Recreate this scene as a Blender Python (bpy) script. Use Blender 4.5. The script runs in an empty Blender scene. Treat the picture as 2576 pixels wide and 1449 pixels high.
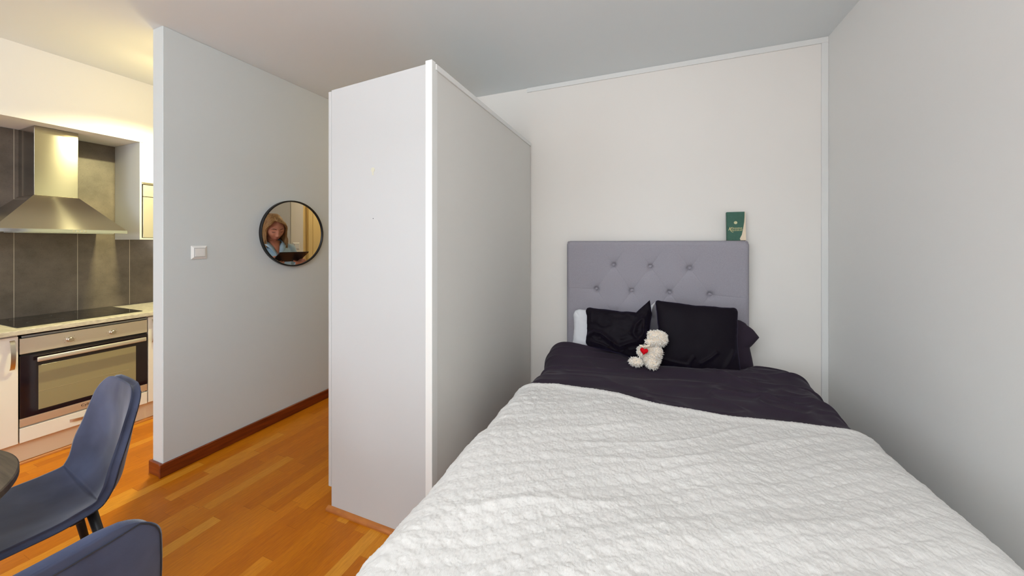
import bpy, bmesh, math, random
import numpy as np
from mathutils import Vector, Matrix, Euler

PI = math.pi
random.seed(7)
SC = bpy.context.scene
COL = SC.collection

# ------------------------------------------------------------------ camera
FPX, HOR = 876.0, 610.0
YAW = math.atan(347.0 / FPX)
cam = bpy.data.cameras.new('camera')
cam.sensor_fit = 'HORIZONTAL'
cam.sensor_width = 36.0
cam.lens = FPX / 2576.0 * 36.0
cam.shift_x = 0.0
cam.shift_y = -(724.5 - HOR) / 2576.0
cam.clip_start = 0.02
camo = bpy.data.objects.new('camera', cam)
COL.objects.link(camo)
camo.location = (0, 0, 1.38)
camo.rotation_euler = (PI / 2, 0, YAW)
SC.camera = camo

# ------------------------------------------------------------------ view, world
SC.view_settings.view_transform = 'Standard'
SC.view_settings.look = 'None'
SC.view_settings.gamma = 1.0
SC.view_settings.exposure = 0.06
SC.view_settings.use_curve_mapping = False
w = bpy.data.worlds.new('world')
SC.world = w
w.use_nodes = True
w.node_tree.nodes['Background'].inputs[0].default_value = (0.75, 0.87, 1.0, 1)
w.node_tree.nodes['Background'].inputs[1].default_value = 1.2


def area_light(name, loc, rot, sx, sy, power, color):
    l = bpy.data.lights.new(name, 'AREA')
    l.shape = 'RECTANGLE'
    l.size, l.size_y = sx, sy
    l.energy = power
    l.color = color
    o = bpy.data.objects.new(name, l)
    o.location = loc
    o.rotation_euler = rot
    COL.objects.link(o)
    return o


# daylight coming in through the two windows of the wall behind the camera
area_light('window_daylight', (-2.90, -2.50, 1.45), (-PI / 2 + PI, 0, 0), 1.5, 1.6, 34, (0.80, 0.90, 1.0))
area_light('window_daylight', (-1.10, -2.50, 1.45), (-PI / 2 + PI, 0, 0), 1.2, 1.6, 19, (0.80, 0.90, 1.0))

# unseen fill light added to lift the room, above and behind the camera
_l = bpy.data.lights.new('room_fill', 'POINT'); _l.energy = 24; _l.color = (0.88, 0.94, 1.0); _l.shadow_soft_size = 0.2
_o = bpy.data.objects.new('room_fill', _l); _o.location = (0.10, -0.35, 2.36); COL.objects.link(_o)

# added upward fill behind the camera, washing the ceiling for soft bounce
area_light('ceiling_wash_fill', (-0.75, -1.25, 1.90), (PI, 0, 0), 0.35, 0.35, 84, (0.93, 0.96, 1.0))

# ------------------------------------------------------------------ materials
def srgb(r, g, b):
    def f(c):
        c /= 255.0
        return c / 12.92 if c <= 0.04045 else ((c + 0.055) / 1.055) ** 2.4
    return (f(r), f(g), f(b), 1)


def mat(name, col, rough=0.6, metal=0.0, spec=0.5, sheen=0.0, coat=0.0, bump=None, var=None, emit=None):
    m = bpy.data.materials.new(name)
    m.use_nodes = True
    nt = m.node_tree
    b = nt.nodes['Principled BSDF']
    b.inputs['Base Color'].default_value = col
    b.inputs['Roughness'].default_value = rough
    b.inputs['Metallic'].default_value = metal
    b.inputs['Specular IOR Level'].default_value = spec
    if sheen:
        b.inputs['Sheen Weight'].default_value = sheen
        b.inputs['Sheen Roughness'].default_value = 0.4
    if coat:
        b.inputs['Coat Weight'].default_value = coat
    tc = nt.nodes.new('ShaderNodeTexCoord')
    if var:   # (scale vec, amount, second colour)
        mp = nt.nodes.new('ShaderNodeMapping')
        mp.inputs['Scale'].default_value = var[0]
        n = nt.nodes.new('ShaderNodeTexNoise')
        n.inputs['Scale'].default_value = 1.0
        n.inputs['Detail'].default_value = 5.0
        r = nt.nodes.new('ShaderNodeValToRGB')
        r.color_ramp.elements[0].position = var[1][0]
        r.color_ramp.elements[1].position = var[1][1]
        r.color_ramp.elements[0].color = col
        r.color_ramp.elements[1].color = var[2]
        nt.links.new(tc.outputs['Object'], mp.inputs[0])
        nt.links.new(mp.outputs[0], n.inputs['Vector'])
        nt.links.new(n.outputs['Fac'], r.inputs[0])
        nt.links.new(r.outputs[0], b.inputs['Base Color'])
    if bump:  # (scale vec, strength, distance)
        mp = nt.nodes.new('ShaderNodeMapping')
        mp.inputs['Scale'].default_value = bump[0]
        n = nt.nodes.new('ShaderNodeTexNoise')
        n.inputs['Scale'].default_value = 1.0
        n.inputs['Detail'].default_value = 3.0
        bp = nt.nodes.new('ShaderNodeBump')
        bp.inputs['Strength'].default_value = bump[1]
        bp.inputs['Distance'].default_value = bump[2]
        nt.links.new(tc.outputs['Object'], mp.inputs[0])
        nt.links.new(mp.outputs[0], n.inputs['Vector'])
        nt.links.new(n.outputs['Fac'], bp.inputs['Height'])
        nt.links.new(bp.outputs[0], b.inputs['Normal'])
    return m


M = {}
M['wall'] = mat('white_wall_paint', srgb(236, 234, 230), 0.85, spec=0.25, bump=((90, 90, 90), 0.12, 0.002))
M['wall_cream'] = mat('cream_wall_panel', srgb(238, 233, 226), 0.7, spec=0.3)
M['ceiling'] = mat('ceiling_paint', srgb(230, 235, 236), 0.9, spec=0.2)
M['wall_left'] = mat('shaded_white_wall_paint', srgb(208, 213, 213), 0.85, spec=0.25, bump=((90, 90, 90), 0.12, 0.002))  # white wall, its shade put into a darker, cooler colour
M['wall_hall'] = mat('lamp_tinted_hall_wall', srgb(226, 204, 152), 0.8, spec=0.2)  # yellow of the hall lamplight is partly put into this colour
M['trim'] = mat('white_trim_paint', srgb(232, 231, 227), 0.5)
M['melamine'] = mat('white_melamine', srgb(196, 196, 195), 0.45, spec=0.4)
M['pane_board'] = mat('grey_white_board', srgb(222, 219, 213), 0.6, spec=0.3)
M['redwood'] = mat('reddish_wood_skirting', srgb(128, 56, 18), 0.35, var=((6, 6, 60), (0.35, 0.7), srgb(98, 36, 10)))
M['oakmould'] = mat('oak_moulding', srgb(190, 118, 52), 0.4, var=((12, 12, 60), (0.3, 0.7), srgb(160, 92, 36)))
M['plastic'] = mat('white_plastic', srgb(236, 235, 232), 0.35)
M['black_metal'] = mat('black_metal', srgb(28, 28, 30), 0.4, metal=0.3)
M['rubber'] = mat('black_rubber', srgb(18, 16, 18), 0.6)
M['mirror'] = mat('mirror_glass', (0.9, 0.9, 0.9, 1), 0.01, metal=1.0)
M['steel'] = mat('brushed_steel', srgb(160, 154, 144), 0.15, metal=1.0, bump=((4, 4, 900), 0.12, 0.0006))
_nt = M['steel'].node_tree
_tg = _nt.nodes.new('ShaderNodeTangent'); _tg.direction_type = 'RADIAL'; _tg.axis = 'Z'
_nt.links.new(_tg.outputs[0], _nt.nodes['Principled BSDF'].inputs['Tangent'])
_nt.nodes['Principled BSDF'].inputs['Anisotropic'].default_value = 0.88
_nt.nodes['Principled BSDF'].inputs['Anisotropic Rotation'].default_value = 0.25
M['oven_steel'] = mat('oven_steel', srgb(226, 216, 200), 0.42, metal=0.85, bump=((4, 4, 700), 0.1, 0.0005))
M['steel_dark'] = mat('steel_rim', srgb(190, 190, 190), 0.12, metal=1.0)
M['handle'] = mat('satin_handle_metal', srgb(200, 190, 175), 0.3, metal=1.0)
M['oven_glass'] = mat('black_oven_glass', srgb(30, 20, 26), 0.08, spec=0.6)
M['oven_window'] = mat('oven_window_glass', srgb(146, 134, 100), 0.12, spec=0.7)
M['hob'] = mat('black_ceramic_glass', srgb(20, 17, 18), 0.04, spec=0.8)
M['cabinet'] = mat('white_cabinet_front', srgb(232, 224, 212), 0.35)
M['plinth'] = mat('cream_plinth_board', srgb(222, 200, 168), 0.5)
M['black_line'] = mat('dark_seam_line', srgb(45, 42, 46), 0.8)
M['velvet'] = mat('slate_blue_velvet', srgb(52, 55, 74), 0.75, sheen=0.35, spec=0.25,
                  var=((5, 5, 5), (0.38, 0.68), srgb(76, 82, 106)), bump=((500, 500, 500), 0.25, 0.0006))
M['black_velvet'] = mat('black_velvet', srgb(15, 8, 18), 0.65, sheen=0.22, spec=0.15, bump=((300, 300, 300), 0.2, 0.0006))
M['black_velvet'].node_tree.nodes['Principled BSDF'].inputs['Sheen Tint'].default_value = (0.35, 0.28, 0.62, 1)
M['duvet'] = mat('dark_plum_cotton', srgb(48, 38, 50), 0.8, spec=0.2, sheen=0.08, bump=((900, 900, 900), 0.25, 0.0004))
M['white_linen'] = mat('white_linen', srgb(226, 226, 230), 0.8, spec=0.2, bump=((600, 600, 600), 0.2, 0.0004))
M['headboard'] = mat('grey_lilac_linen', srgb(150, 145, 152), 0.9, spec=0.15,
                     var=((420, 420, 420), (0.3, 0.75), srgb(168, 164, 172)), bump=((700, 700, 700), 0.5, 0.0008))
M['bear_fur'] = mat('cream_plush_fur', srgb(251, 243, 232), 0.9, spec=0.15, sheen=0.5)
M['bear_skin'] = mat('cream_short_plush', srgb(240, 222, 200), 0.9, spec=0.1)
M['heart'] = mat('red_felt', srgb(214, 12, 28), 0.85, spec=0.1)
M['ribbon'] = mat('cream_satin_ribbon', srgb(240, 225, 200), 0.5)
M['book_green'] = mat('green_book_cover', srgb(38, 88, 70), 0.5, var=((60, 60, 60), (0.3, 0.8), srgb(48, 98, 80)))
M['paper'] = mat('cream_paper', srgb(236, 216, 188), 0.8)
M['gold'] = mat('pale_gold_print', srgb(222, 208, 150), 0.45)
M['skin'] = mat('skin', srgb(200, 132, 104), 0.5, spec=0.35, bump=((60, 60, 60), 0.05, 0.002))
M['lips'] = mat('lips', srgb(186, 96, 88), 0.45)
M['lash'] = mat('brown_lashes', srgb(70, 44, 32), 0.8)
M['hair'] = mat('dark_blond_hair', srgb(134, 94, 52), 0.5, var=((90, 90, 6), (0.35, 0.65), srgb(172, 130, 78)))
M['denim'] = mat('pale_blue_denim', srgb(164, 192, 210), 0.85, var=((8, 8, 8), (0.35, 0.7), srgb(190, 212, 224)), bump=((400, 400, 400), 0.3, 0.0006))
M['jeans'] = mat('dark_trouser_cloth', srgb(40, 44, 58), 0.85)
M['tablet'] = mat('black_tablet_shell', srgb(16, 14, 18), 0.35)
M['lamp_glow'] = mat('lamp_glow', (1, 1, 1, 1), 0.5)
_b = M['lamp_glow'].node_tree.nodes['Principled BSDF']
_b.inputs['Emission Color'].default_value = (1.0, 0.78, 0.45, 1)
_b.inputs['Emission Strength'].default_value = 12.0
M['hobprint'] = mat('grey_hob_print', srgb(70, 66, 64), 0.4)
M['glass'] = mat('window_glass', (1, 1, 1, 1), 0.0)
M['glass'].node_tree.nodes['Principled BSDF'].inputs['Transmission Weight'].default_value = 1.0


def N(nt, kind, **kw):
    n = nt.nodes.new(kind)
    for k, v in kw.items():
        setattr(n, k, v)
    return n


def mth(nt, op, a, b=None, c=None):
    n = nt.nodes.new('ShaderNodeMath')
    n.operation = op
    for i, x in enumerate((a, b, c)):
        if x is None:
            continue
        if isinstance(x, (int, float)):
            n.inputs[i].default_value = x
        else:
            nt.links.new(x, n.inputs[i])
    return n.outputs[0]


def parquet():
    m = bpy.data.materials.new('oiled_parquet')
    m.use_nodes = True
    nt = m.node_tree
    b = nt.nodes['Principled BSDF']
    tc = N(nt, 'ShaderNodeTexCoord')
    sp = N(nt, 'ShaderNodeSeparateXYZ')
    nt.links.new(tc.outputs['Object'], sp.inputs[0])
    x, y = sp.outputs[0], sp.outputs[1]
    xs = mth(nt, 'DIVIDE', x, 0.066)
    row = mth(nt, 'FLOOR', xs)
    wn = N(nt, 'ShaderNodeTexWhiteNoise', noise_dimensions='1D')
    nt.links.new(row, wn.inputs['W'])
    off = mth(nt, 'MULTIPLY', wn.outputs['Value'], 7.0)
    ys = mth(nt, 'ADD', mth(nt, 'DIVIDE', y, 0.46), off)
    pid = mth(nt, 'FLOOR', ys)
    cx = N(nt, 'ShaderNodeCombineXYZ')
    nt.links.new(row, cx.inputs[0]); nt.links.new(pid, cx.inputs[1])
    wn2 = N(nt, 'ShaderNodeTexWhiteNoise', noise_dimensions='2D')
    nt.links.new(cx.outputs[0], wn2.inputs['Vector'])
    ramp = N(nt, 'ShaderNodeValToRGB')
    e = ramp.color_ramp.elements
    e[0].position = 0.0; e[0].color = srgb(178, 100, 4)
    e[1].position = 1.0; e[1].color = srgb(212, 144, 44)
    k = e.new(0.45); k.color = srgb(190, 108, 8)
    k = e.new(0.8); k.color = srgb(200, 122, 18)
    nt.links.new(wn2.outputs['Value'], ramp.inputs[0])
    # grain
    cg = N(nt, 'ShaderNodeCombineXYZ')
    nt.links.new(mth(nt, 'MULTIPLY', x, 120.0), cg.inputs[0])
    nt.links.new(mth(nt, 'ADD', mth(nt, 'MULTIPLY', y, 16.0), mth(nt, 'MULTIPLY', wn2.outputs['Value'], 40.0)), cg.inputs[1])
    ng = N(nt, 'ShaderNodeTexNoise')
    ng.inputs['Scale'].default_value = 1.0
    ng.inputs['Detail'].default_value = 6.0
    ng.inputs['Roughness'].default_value = 0.6
    nt.links.new(cg.outputs[0], ng.inputs['Vector'])
    gr = N(nt, 'ShaderNodeValToRGB')
    gr.color_ramp.elements[0].position = 0.3; gr.color_ramp.elements[0].color = (0.80, 0.74, 0.66, 1)
    gr.color_ramp.elements[1].position = 0.62; gr.color_ramp.elements[1].color = (1, 1, 1, 1)
    nt.links.new(ng.outputs['Fac'], gr.inputs[0])
    mx = N(nt, 'ShaderNodeMix', data_type='RGBA', blend_type='MULTIPLY')
    mx.inputs[0].default_value = 1.0
    nt.links.new(ramp.outputs[0], mx.inputs[6]); nt.links.new(gr.outputs[0], mx.inputs[7])
    # gaps
    fx = mth(nt, 'FRACT', xs); fy = mth(nt, 'FRACT', ys)
    gx = mth(nt, 'LESS_THAN', fx, 0.016); gy = mth(nt, 'LESS_THAN', fy, 0.0035)
    gap = mth(nt, 'MAXIMUM', gx, gy)
    mx2 = N(nt, 'ShaderNodeMix', data_type='RGBA', blend_type='MULTIPLY')
    nt.links.new(mth(nt, 'MULTIPLY', gap, 0.4), mx2.inputs[0])
    nt.links.new(mx.outputs[2], mx2.inputs[6])
    mx2.inputs[7].default_value = (0.25, 0.15, 0.08, 1)
    nt.links.new(mx2.outputs[2], b.inputs['Base Color'])
    b.inputs['Roughness'].default_value = 0.36
    b.inputs['Specular IOR Level'].default_value = 0.28
    bp = N(nt, 'ShaderNodeBump')
    bp.inputs['Strength'].default_value = 0.1
    bp.inputs['Distance'].default_value = 0.001
    nt.links.new(ng.outputs['Fac'], bp.inputs['Height'])
    nt.links.new(bp.outputs[0], b.inputs['Normal'])
    return m


M['parquet'] = parquet()


def tile_mat():
    m = bpy.data.materials.new('grey_concrete_tile')
    m.use_nodes = True
    nt = m.node_tree
    b = nt.nodes['Principled BSDF']
    tc = N(nt, 'ShaderNodeTexCoord')
    sp = N(nt, 'ShaderNodeSeparateXYZ')
    nt.links.new(tc.outputs['Object'], sp.inputs[0])
    n1 = N(nt, 'ShaderNodeTexNoise'); n1.inputs['Scale'].default_value = 5.0; n1.inputs['Detail'].default_value = 8.0
    n1.inputs['Roughness'].default_value = 0.65
    n2 = N(nt, 'ShaderNodeTexNoise'); n2.inputs['Scale'].default_value = 190.0; n2.inputs['Detail'].default_value = 4.0
    nt.links.new(tc.outputs['Object'], n1.inputs['Vector']); nt.links.new(tc.outputs['Object'], n2.inputs['Vector'])
    r1 = N(nt, 'ShaderNodeValToRGB')
    r1.color_ramp.elements[0].position = 0.3; r1.color_ramp.elements[0].color = srgb(80, 71, 62)
    r1.color_ramp.elements[1].position = 0.72; r1.color_ramp.elements[1].color = srgb(116, 104, 92)
    nt.links.new(n1.outputs['Fac'], r1.inputs[0])
    r2 = N(nt, 'ShaderNodeValToRGB')
    r2.color_ramp.elements[0].position = 0.28; r2.color_ramp.elements[0].color = (0.5, 0.5, 0.52, 1)
    r2.color_ramp.elements[1].position = 0.40; r2.color_ramp.elements[1].color = (1, 1, 1, 1)
    nt.links.new(n2.outputs['Fac'], r2.inputs[0])
    mx = N(nt, 'ShaderNodeMix', data_type='RGBA', blend_type='MULTIPLY'); mx.inputs[0].default_value = 0.8
    nt.links.new(r1.outputs[0], mx.inputs[6]); nt.links.new(r2.outputs[0], mx.inputs[7])
    fy = mth(nt, 'FRACT', mth(nt, 'DIVIDE', mth(nt, 'SUBTRACT', sp.outputs[1], 0.986 - 0.293 * 20), 0.293))
    g1 = mth(nt, 'LESS_THAN', fy, 0.011)
    fz = mth(nt, 'FRACT', mth(nt, 'DIVIDE', mth(nt, 'SUBTRACT', sp.outputs[2], 0.845 - 0.6 * 3), 0.6))
    g2 = mth(nt, 'LESS_THAN', fz, 0.004)
    g = g1
    mx2 = N(nt, 'ShaderNodeMix', data_type='RGBA')
    nt.links.new(g, mx2.inputs[0]); nt.links.new(mx.outputs[2], mx2.inputs[6])
    mx2.inputs[7].default_value = srgb(176, 164, 146)
    nt.links.new(mx2.outputs[2], b.inputs['Base Color'])
    b.inputs['Roughness'].default_value = 0.45
    return m


M['tile'] = tile_mat()
M['worktop'] = mat('mottled_stone_laminate', srgb(208, 198, 180), 0.35, var=((40, 40, 120), (0.35, 0.65), srgb(176, 166, 150)))
M['tabletop'] = mat('dark_stained_wood', srgb(84, 72, 60), 0.5, var=((7, 120, 30), (0.35, 0.65), srgb(52, 44, 38)), bump=((7, 140, 30), 0.3, 0.002))


def fleece():
    m = mat('white_plush_fleece', srgb(216, 212, 207), 0.95, spec=0.1, sheen=0.2)
    nt = m.node_tree
    b = nt.nodes['Principled BSDF']
    tc = N(nt, 'ShaderNodeTexCoord')
    mp = N(nt, 'ShaderNodeMapping')
    mp.inputs['Scale'].default_value = (420, 130, 200)
    n = N(nt, 'ShaderNodeTexNoise'); n.inputs['Scale'].default_value = 1.0; n.inputs['Detail'].default_value = 4.0
    n.inputs['Distortion'].default_value = 1.2
    nt.links.new(tc.outputs['Object'], mp.inputs[0]); nt.links.new(mp.outputs[0], n.inputs['Vector'])
    bp = N(nt, 'ShaderNodeBump'); bp.inputs['Strength'].default_value = 0.6; bp.inputs['Distance'].default_value = 0.0025
    nt.links.new(n.outputs['Fac'], bp.inputs['Height']); nt.links.new(bp.outputs[0], b.inputs['Normal'])
    return m


M['fleece'] = fleece()

# ------------------------------------------------------------------ helpers
def tag(o, label=None, cat=None, group=None, kind=None):
    if label: o['label'] = label
    if cat: o['category'] = cat
    if group: o['group'] = group
    if kind: o['kind'] = kind
    return o


def empty(name, loc=(0, 0, 0), rz=0.0, label=None, cat=None, group=None):
    o = bpy.data.objects.new(name, None)
    o.empty_display_size = 0.1
    o.location = loc
    o.rotation_euler = (0, 0, rz)
    COL.objects.link(o)
    return tag(o, label, cat, group)


def link(name, me, m, parent=None, smooth=False):
    o = bpy.data.objects.new(name, me)
    if m is not None and len(me.materials) == 0:
        me.materials.append(m)
    if smooth:
        me.polygons.foreach_set('use_smooth', [True] * len(me.polygons))
    COL.objects.link(o)
    if parent is not None:
        o.parent = parent
    return o


class MB:
    """collects shapes into one bmesh"""
    def __init__(s):
        s.b = bmesh.new()

    def box(s, a, c, bev=0.0, seg=2):
        x0, y0, z0 = [min(a[i], c[i]) for i in range(3)]
        x1, y1, z1 = [max(a[i], c[i]) for i in range(3)]
        vs = [s.b.verts.new(p) for p in ((x0, y0, z0), (x1, y0, z0), (x1, y1, z0), (x0, y1, z0),
                                         (x0, y0, z1), (x1, y0, z1), (x1, y1, z1), (x0, y1, z1))]
        fs = [s.b.faces.new([vs[i] for i in f]) for f in ((3, 2, 1, 0), (4, 5, 6, 7), (0, 1, 5, 4), (1, 2, 6, 5), (2, 3, 7, 6), (3, 0, 4, 7))]
        if bev > 0:
            es = list({e for f in fs for e in f.edges})
            bmesh.ops.bevel(s.b, geom=es, offset=bev, segments=seg, profile=0.5, affect='EDGES')
        return s

    def prism(s, pts, axis, a, c):
        """polygon pts (2D) extruded along axis from a to c"""
        def p3(p, t):
            if axis == 'x': return (t, p[0], p[1])
            if axis == 'y': return (p[0], t, p[1])
            return (p[0], p[1], t)
        v0 = [s.b.verts.new(p3(p, a)) for p in pts]
        v1 = [s.b.verts.new(p3(p, c)) for p in pts]
        n = len(pts)
        s.b.faces.new(v0); s.b.faces.new(v1[::-1])
        for i in range(n):
            s.b.faces.new((v0[i], v1[i], v1[(i + 1) % n], v0[(i + 1) % n]))
        return s

    def tube(s, path, rad, seg=12, caps=True):
        path = [Vector(p) for p in path]
        if not hasattr(rad, '__len__'):
            rad = [rad] * len(path)
        rings = []
        up = None
        for i, p in enumerate(path):
            if i == 0: d = path[1] - p
            elif i == len(path) - 1: d = p - path[i - 1]
            else: d = (path[i + 1] - p).normalized() + (p - path[i - 1]).normalized()
            d.normalize()
            if up is None:
                up = Vector((0, 0, 1)) if abs(d.z) < 0.9 else Vector((1, 0, 0))
            x = d.cross(up)
            if x.length < 1e-6: x = d.orthogonal()
            x.normalize()
            y = x.cross(d).normalized()
            up = y
            rings.append([s.b.verts.new(p + (x * math.cos(2 * PI * k / seg) + y * math.sin(2 * PI * k / seg)) * rad[i]) for k in range(seg)])
        for i in range(len(rings) - 1):
            for k in range(seg):
                s.b.faces.new((rings[i][k], rings[i + 1][k], rings[i + 1][(k + 1) % seg], rings[i][(k + 1) % seg]))
        if caps:
            s.b.faces.new(rings[0]); s.b.faces.new(rings[-1][::-1])
        return s

    def lathe(s, prof, seg=48, mtx=None):
        rings = []
        for r, z in prof:
            rr = []
            for k in range(seg):
                p = Vector((r * math.cos(2 * PI * k / seg), r * math.sin(2 * PI * k / seg), z))
                if mtx: p = mtx @ p
                rr.append(s.b.verts.new(p))
            rings.append(rr)
        for i in range(len(rings) - 1):
            for k in range(seg):
                s.b.faces.new((rings[i][k], rings[i][(k + 1) % seg], rings[i + 1][(k + 1) % seg], rings[i + 1][k]))
        s.b.faces.new(rings[0][::-1]); s.b.faces.new(rings[-1])
        return s

    def ell(s, c, r, rot=None, u=24, v=14):
        mt = Matrix.Translation(Vector(c)) @ (rot.to_matrix().to_4x4() if rot else Matrix.Identity(4)) @ Matrix.Diagonal((r[0], r[1], r[2], 1))
        bmesh.ops.create_uvsphere(s.b, u_segments=u, v_segments=v, radius=1.0, matrix=mt)
        return s

    def build(s, name, m, parent=None, smooth=False):
        bmesh.ops.recalc_face_normals(s.b, faces=s.b.faces)
        me = bpy.data.meshes.new(name)
        s.b.to_mesh(me)
        s.b.free()
        o = link(name, me, m, parent, smooth)
        if smooth == 'auto':
            me.polygons.foreach_set('use_smooth', [True] * len(me.polygons))
            me.set_sharp_from_angle(angle=math.radians(38))
        return o


def grid_mesh(name, P, m, parent=None, thick=0.0, off=-1.0, flip=False, smooth=True, wrap_u=False):
    """P: (nu, nv, 3) array"""
    nu, nv = P.shape[:2]
    idx = np.arange(nu * nv).reshape(nu, nv)
    a, b_, c, d = idx[:-1, :-1], idx[1:, :-1], idx[1:, 1:], idx[:-1, 1:]
    F = np.stack([a, b_, c, d], -1).reshape(-1, 4)
    if wrap_u:
        F2 = np.stack([idx[-1, :-1], idx[0, :-1], idx[0, 1:], idx[-1, 1:]], -1).reshape(-1, 4)
        F = np.concatenate([F, F2])
    if flip:
        F = F[:, ::-1]
    me = bpy.data.meshes.new(name)
    me.vertices.add(nu * nv)
    me.vertices.foreach_set('co', P.reshape(-1).astype(np.float32))
    me.loops.add(F.size)
    me.loops.foreach_set('vertex_index', F.reshape(-1).astype(np.int32))
    me.polygons.add(len(F))
    me.polygons.foreach_set('loop_start', np.arange(0, F.size, 4, dtype=np.int32))
    me.polygons.foreach_set('loop_total', np.full(len(F), 4, dtype=np.int32))
    me.update(calc_edges=True)
    me.validate()
    o = link(name, me, m, parent, smooth)
    if thick:
        s = o.modifiers.new('solid', 'SOLIDIFY')
        s.thickness = thick
        s.offset = off
    return o


_rng = np.random.RandomState(11)
_T = _rng.rand(256, 256)


def vnoise(x, y):
    """smooth 2D value noise in -1..1"""
    xi = np.floor(x).astype(int); yi = np.floor(y).astype(int)
    fx = x - xi; fy = y - yi
    fx = fx * fx * fx * (fx * (fx * 6 - 15) + 10); fy = fy * fy * fy * (fy * (fy * 6 - 15) + 10)
    g = lambda a, b: _T[a & 255, b & 255]
    v = (g(xi, yi) * (1 - fx) + g(xi + 1, yi) * fx) * (1 - fy) + (g(xi, yi + 1) * (1 - fx) + g(xi + 1, yi + 1) * fx) * fy
    return v * 2 - 1


def fbm(x, y, o=3):
    s = 0; a = 1.0; t = 0
    for i in range(o):
        s = s + a * vnoise(x * 2 ** i + 17.3 * i, y * 2 ** i + 5.1 * i); t += a; a *= 0.5
    return s / t


def ss(a, b, x):
    t = np.clip((x - a) / (b - a), 0, 1)
    return t * t * (3 - 2 * t)


def struct(o):
    o['kind'] = 'structure'
    return o


# ------------------------------------------------------------------ room shell
CEIL = 2.66
XR = 1.03          # right wall
YB = 2.74          # back wall
XL = -2.67         # wall with the mirror
YF = -2.60         # window wall behind the camera
XK = -4.17         # kitchen wall
struct(MB().box((-4.5, -2.9, -0.12), (1.3, 4.7, 0.0)).build('floor', M['parquet']))
struct(MB().box((-4.5, -2.9, CEIL), (1.3, 4.7, CEIL + 0.12)).build('ceiling', M['ceiling']))
struct(MB().box((XR, -2.9, 0), (1.3, 4.7, CEIL)).build('wall_right', M['wall']))
struct(MB().box((-1.53, YB, 0), (XR, YB + 0.15, CEIL)).build('wall_back', M['wall_cream']))
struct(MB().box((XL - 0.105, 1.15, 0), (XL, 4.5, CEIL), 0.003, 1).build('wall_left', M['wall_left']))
struct(MB().box((-4.5, -2.9, 0), (XK, 4.7, CEIL)).build('wall_kitchen', M['wall']))
struct(MB().box((XK, 3.6, 0), (XL - 0.105, 3.75, CEIL)).build('wall_kitchen_end', M['wall']))
struct(MB().box((-1.20, YB + 0.15, 0), (-1.05, 4.5, CEIL)).build('wall_hall', M['wall_hall']))
struct(MB().box((XL, 4.5, 0), (-1.05, 4.7, CEIL)).build('wall_hall_end', M['wall']))
# soffit over the kitchen cabinets, flush with their fronts
struct(MB().box((XK, -2.6, 2.18), (-3.77, 3.6, CEIL)).build('wall_kitchen_soffit', M['wall']))
# tiled splashback
struct(MB().box((XK, -2.6, 0.846), (XK + 0.008, 3.6, 2.178)).build('wall_kitchen_splashback', M['tile']))
# window wall, with two openings
wf = MB()
wf.box((XK, YF - 0.2, 0), (-3.72, YF, CEIL))
wf.box((-0.42, YF - 0.2, 0), (XR, YF, CEIL))
wf.box((-2.08, YF - 0.2, 0.6), (-1.78, YF, 2.3))
wf.box((-3.72, YF - 0.2, 0), (-0.42, YF, 0.6))
wf.box((-3.72, YF - 0.2, 2.3), (-0.42, YF, CEIL))
struct(wf.build('wall_front', M['wall']))
for i, (a, b_) in enumerate(((-3.72, -2.08), (-1.78, -0.42))):
    f = MB()
    f.box((a, YF - 0.14, 0.6), (a + 0.05, YF - 0.08, 2.3)).box((b_ - 0.05, YF - 0.14, 0.6), (b_, YF - 0.08, 2.3))
    f.box((a + 0.05, YF - 0.14, 0.6), (b_ - 0.05, YF - 0.08, 0.65)).box((a + 0.05, YF - 0.14, 2.25), (b_ - 0.05, YF - 0.08, 2.3))
    fo = struct(f.build('window_%d' % (i + 1), M['trim']))
    MB().box((a + 0.05, YF - 0.115, 0.65), (b_ - 0.05, YF - 0.105, 2.25)).build('pane', M['glass'], fo)

# skirting of the mirror wall: profile wraps the free end
sk = MB()
sk.box((XL, 1.13, 0), (XL + 0.014, 4.5, 0.078), 0.003, 1)
sk.box((XL - 0.119, 1.136, 0), (XL + 0.0, 1.15, 0.078), 0.003, 1)
sk.box((XL - 0.119, 1.15, 0), (XL - 0.105, 3.6, 0.078), 0.003, 1)
struct(sk.build('baseboard_left', M['redwood']))
# painted strips edging the back wall
struct(MB().box((-0.95, YB - 0.010, CEIL - 0.036), (XR, YB, CEIL), 0.002, 1).build('trim_1', M['trim']))
struct(MB().box((XR - 0.034, YB - 0.010, 0), (XR, YB, CEIL - 0.036), 0.002, 1).build('trim_2', M['trim']))
struct(MB().box((-0.90, YB - 0.016, 0), (XR - 0.034, YB, 0.07), 0.002, 1).build('baseboard_back', M['trim']))
struct(MB().box((XR - 0.014, -2.6, 0), (XR, YB - 0.016, 0.07), 0.002, 1).build('baseboard_right', M['trim']))
# door of the hall, seen only in the mirror
dr = struct(MB().box((-1.225, 3.26, 0), (-1.20, 4.10, 2.05), 0.003, 1).build('door_1', M['wall_hall']))
MB().tube([(-1.225, 3.33, 1.0), (-1.265, 3.33, 1.0), (-1.265, 3.45, 1.0)], 0.009).build('door_handle', M['handle'], dr, True)
struct(MB().box((-1.235, 3.19, 0), (-1.20, 3.25, 2.11), 0.003, 1).box((-1.235, 4.11, 0), (-1.20, 4.17, 2.11), 0.003, 1)
       .box((-1.235, 3.19, 2.11), (-1.20, 4.17, 2.17), 0.003, 1).build('trim_3', M['wall_hall']))

# ------------------------------------------------------------------ wardrobe / room divider
WX0, WX1, WY0, WY1 = -1.53, -0.915, 1.33, YB - 0.018
wd = empty('wardrobe', (-1.22, 2.0, 0), 0, 'tall white wardrobe closing off the bed alcove, its plain side facing the room', 'wardrobe')


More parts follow.
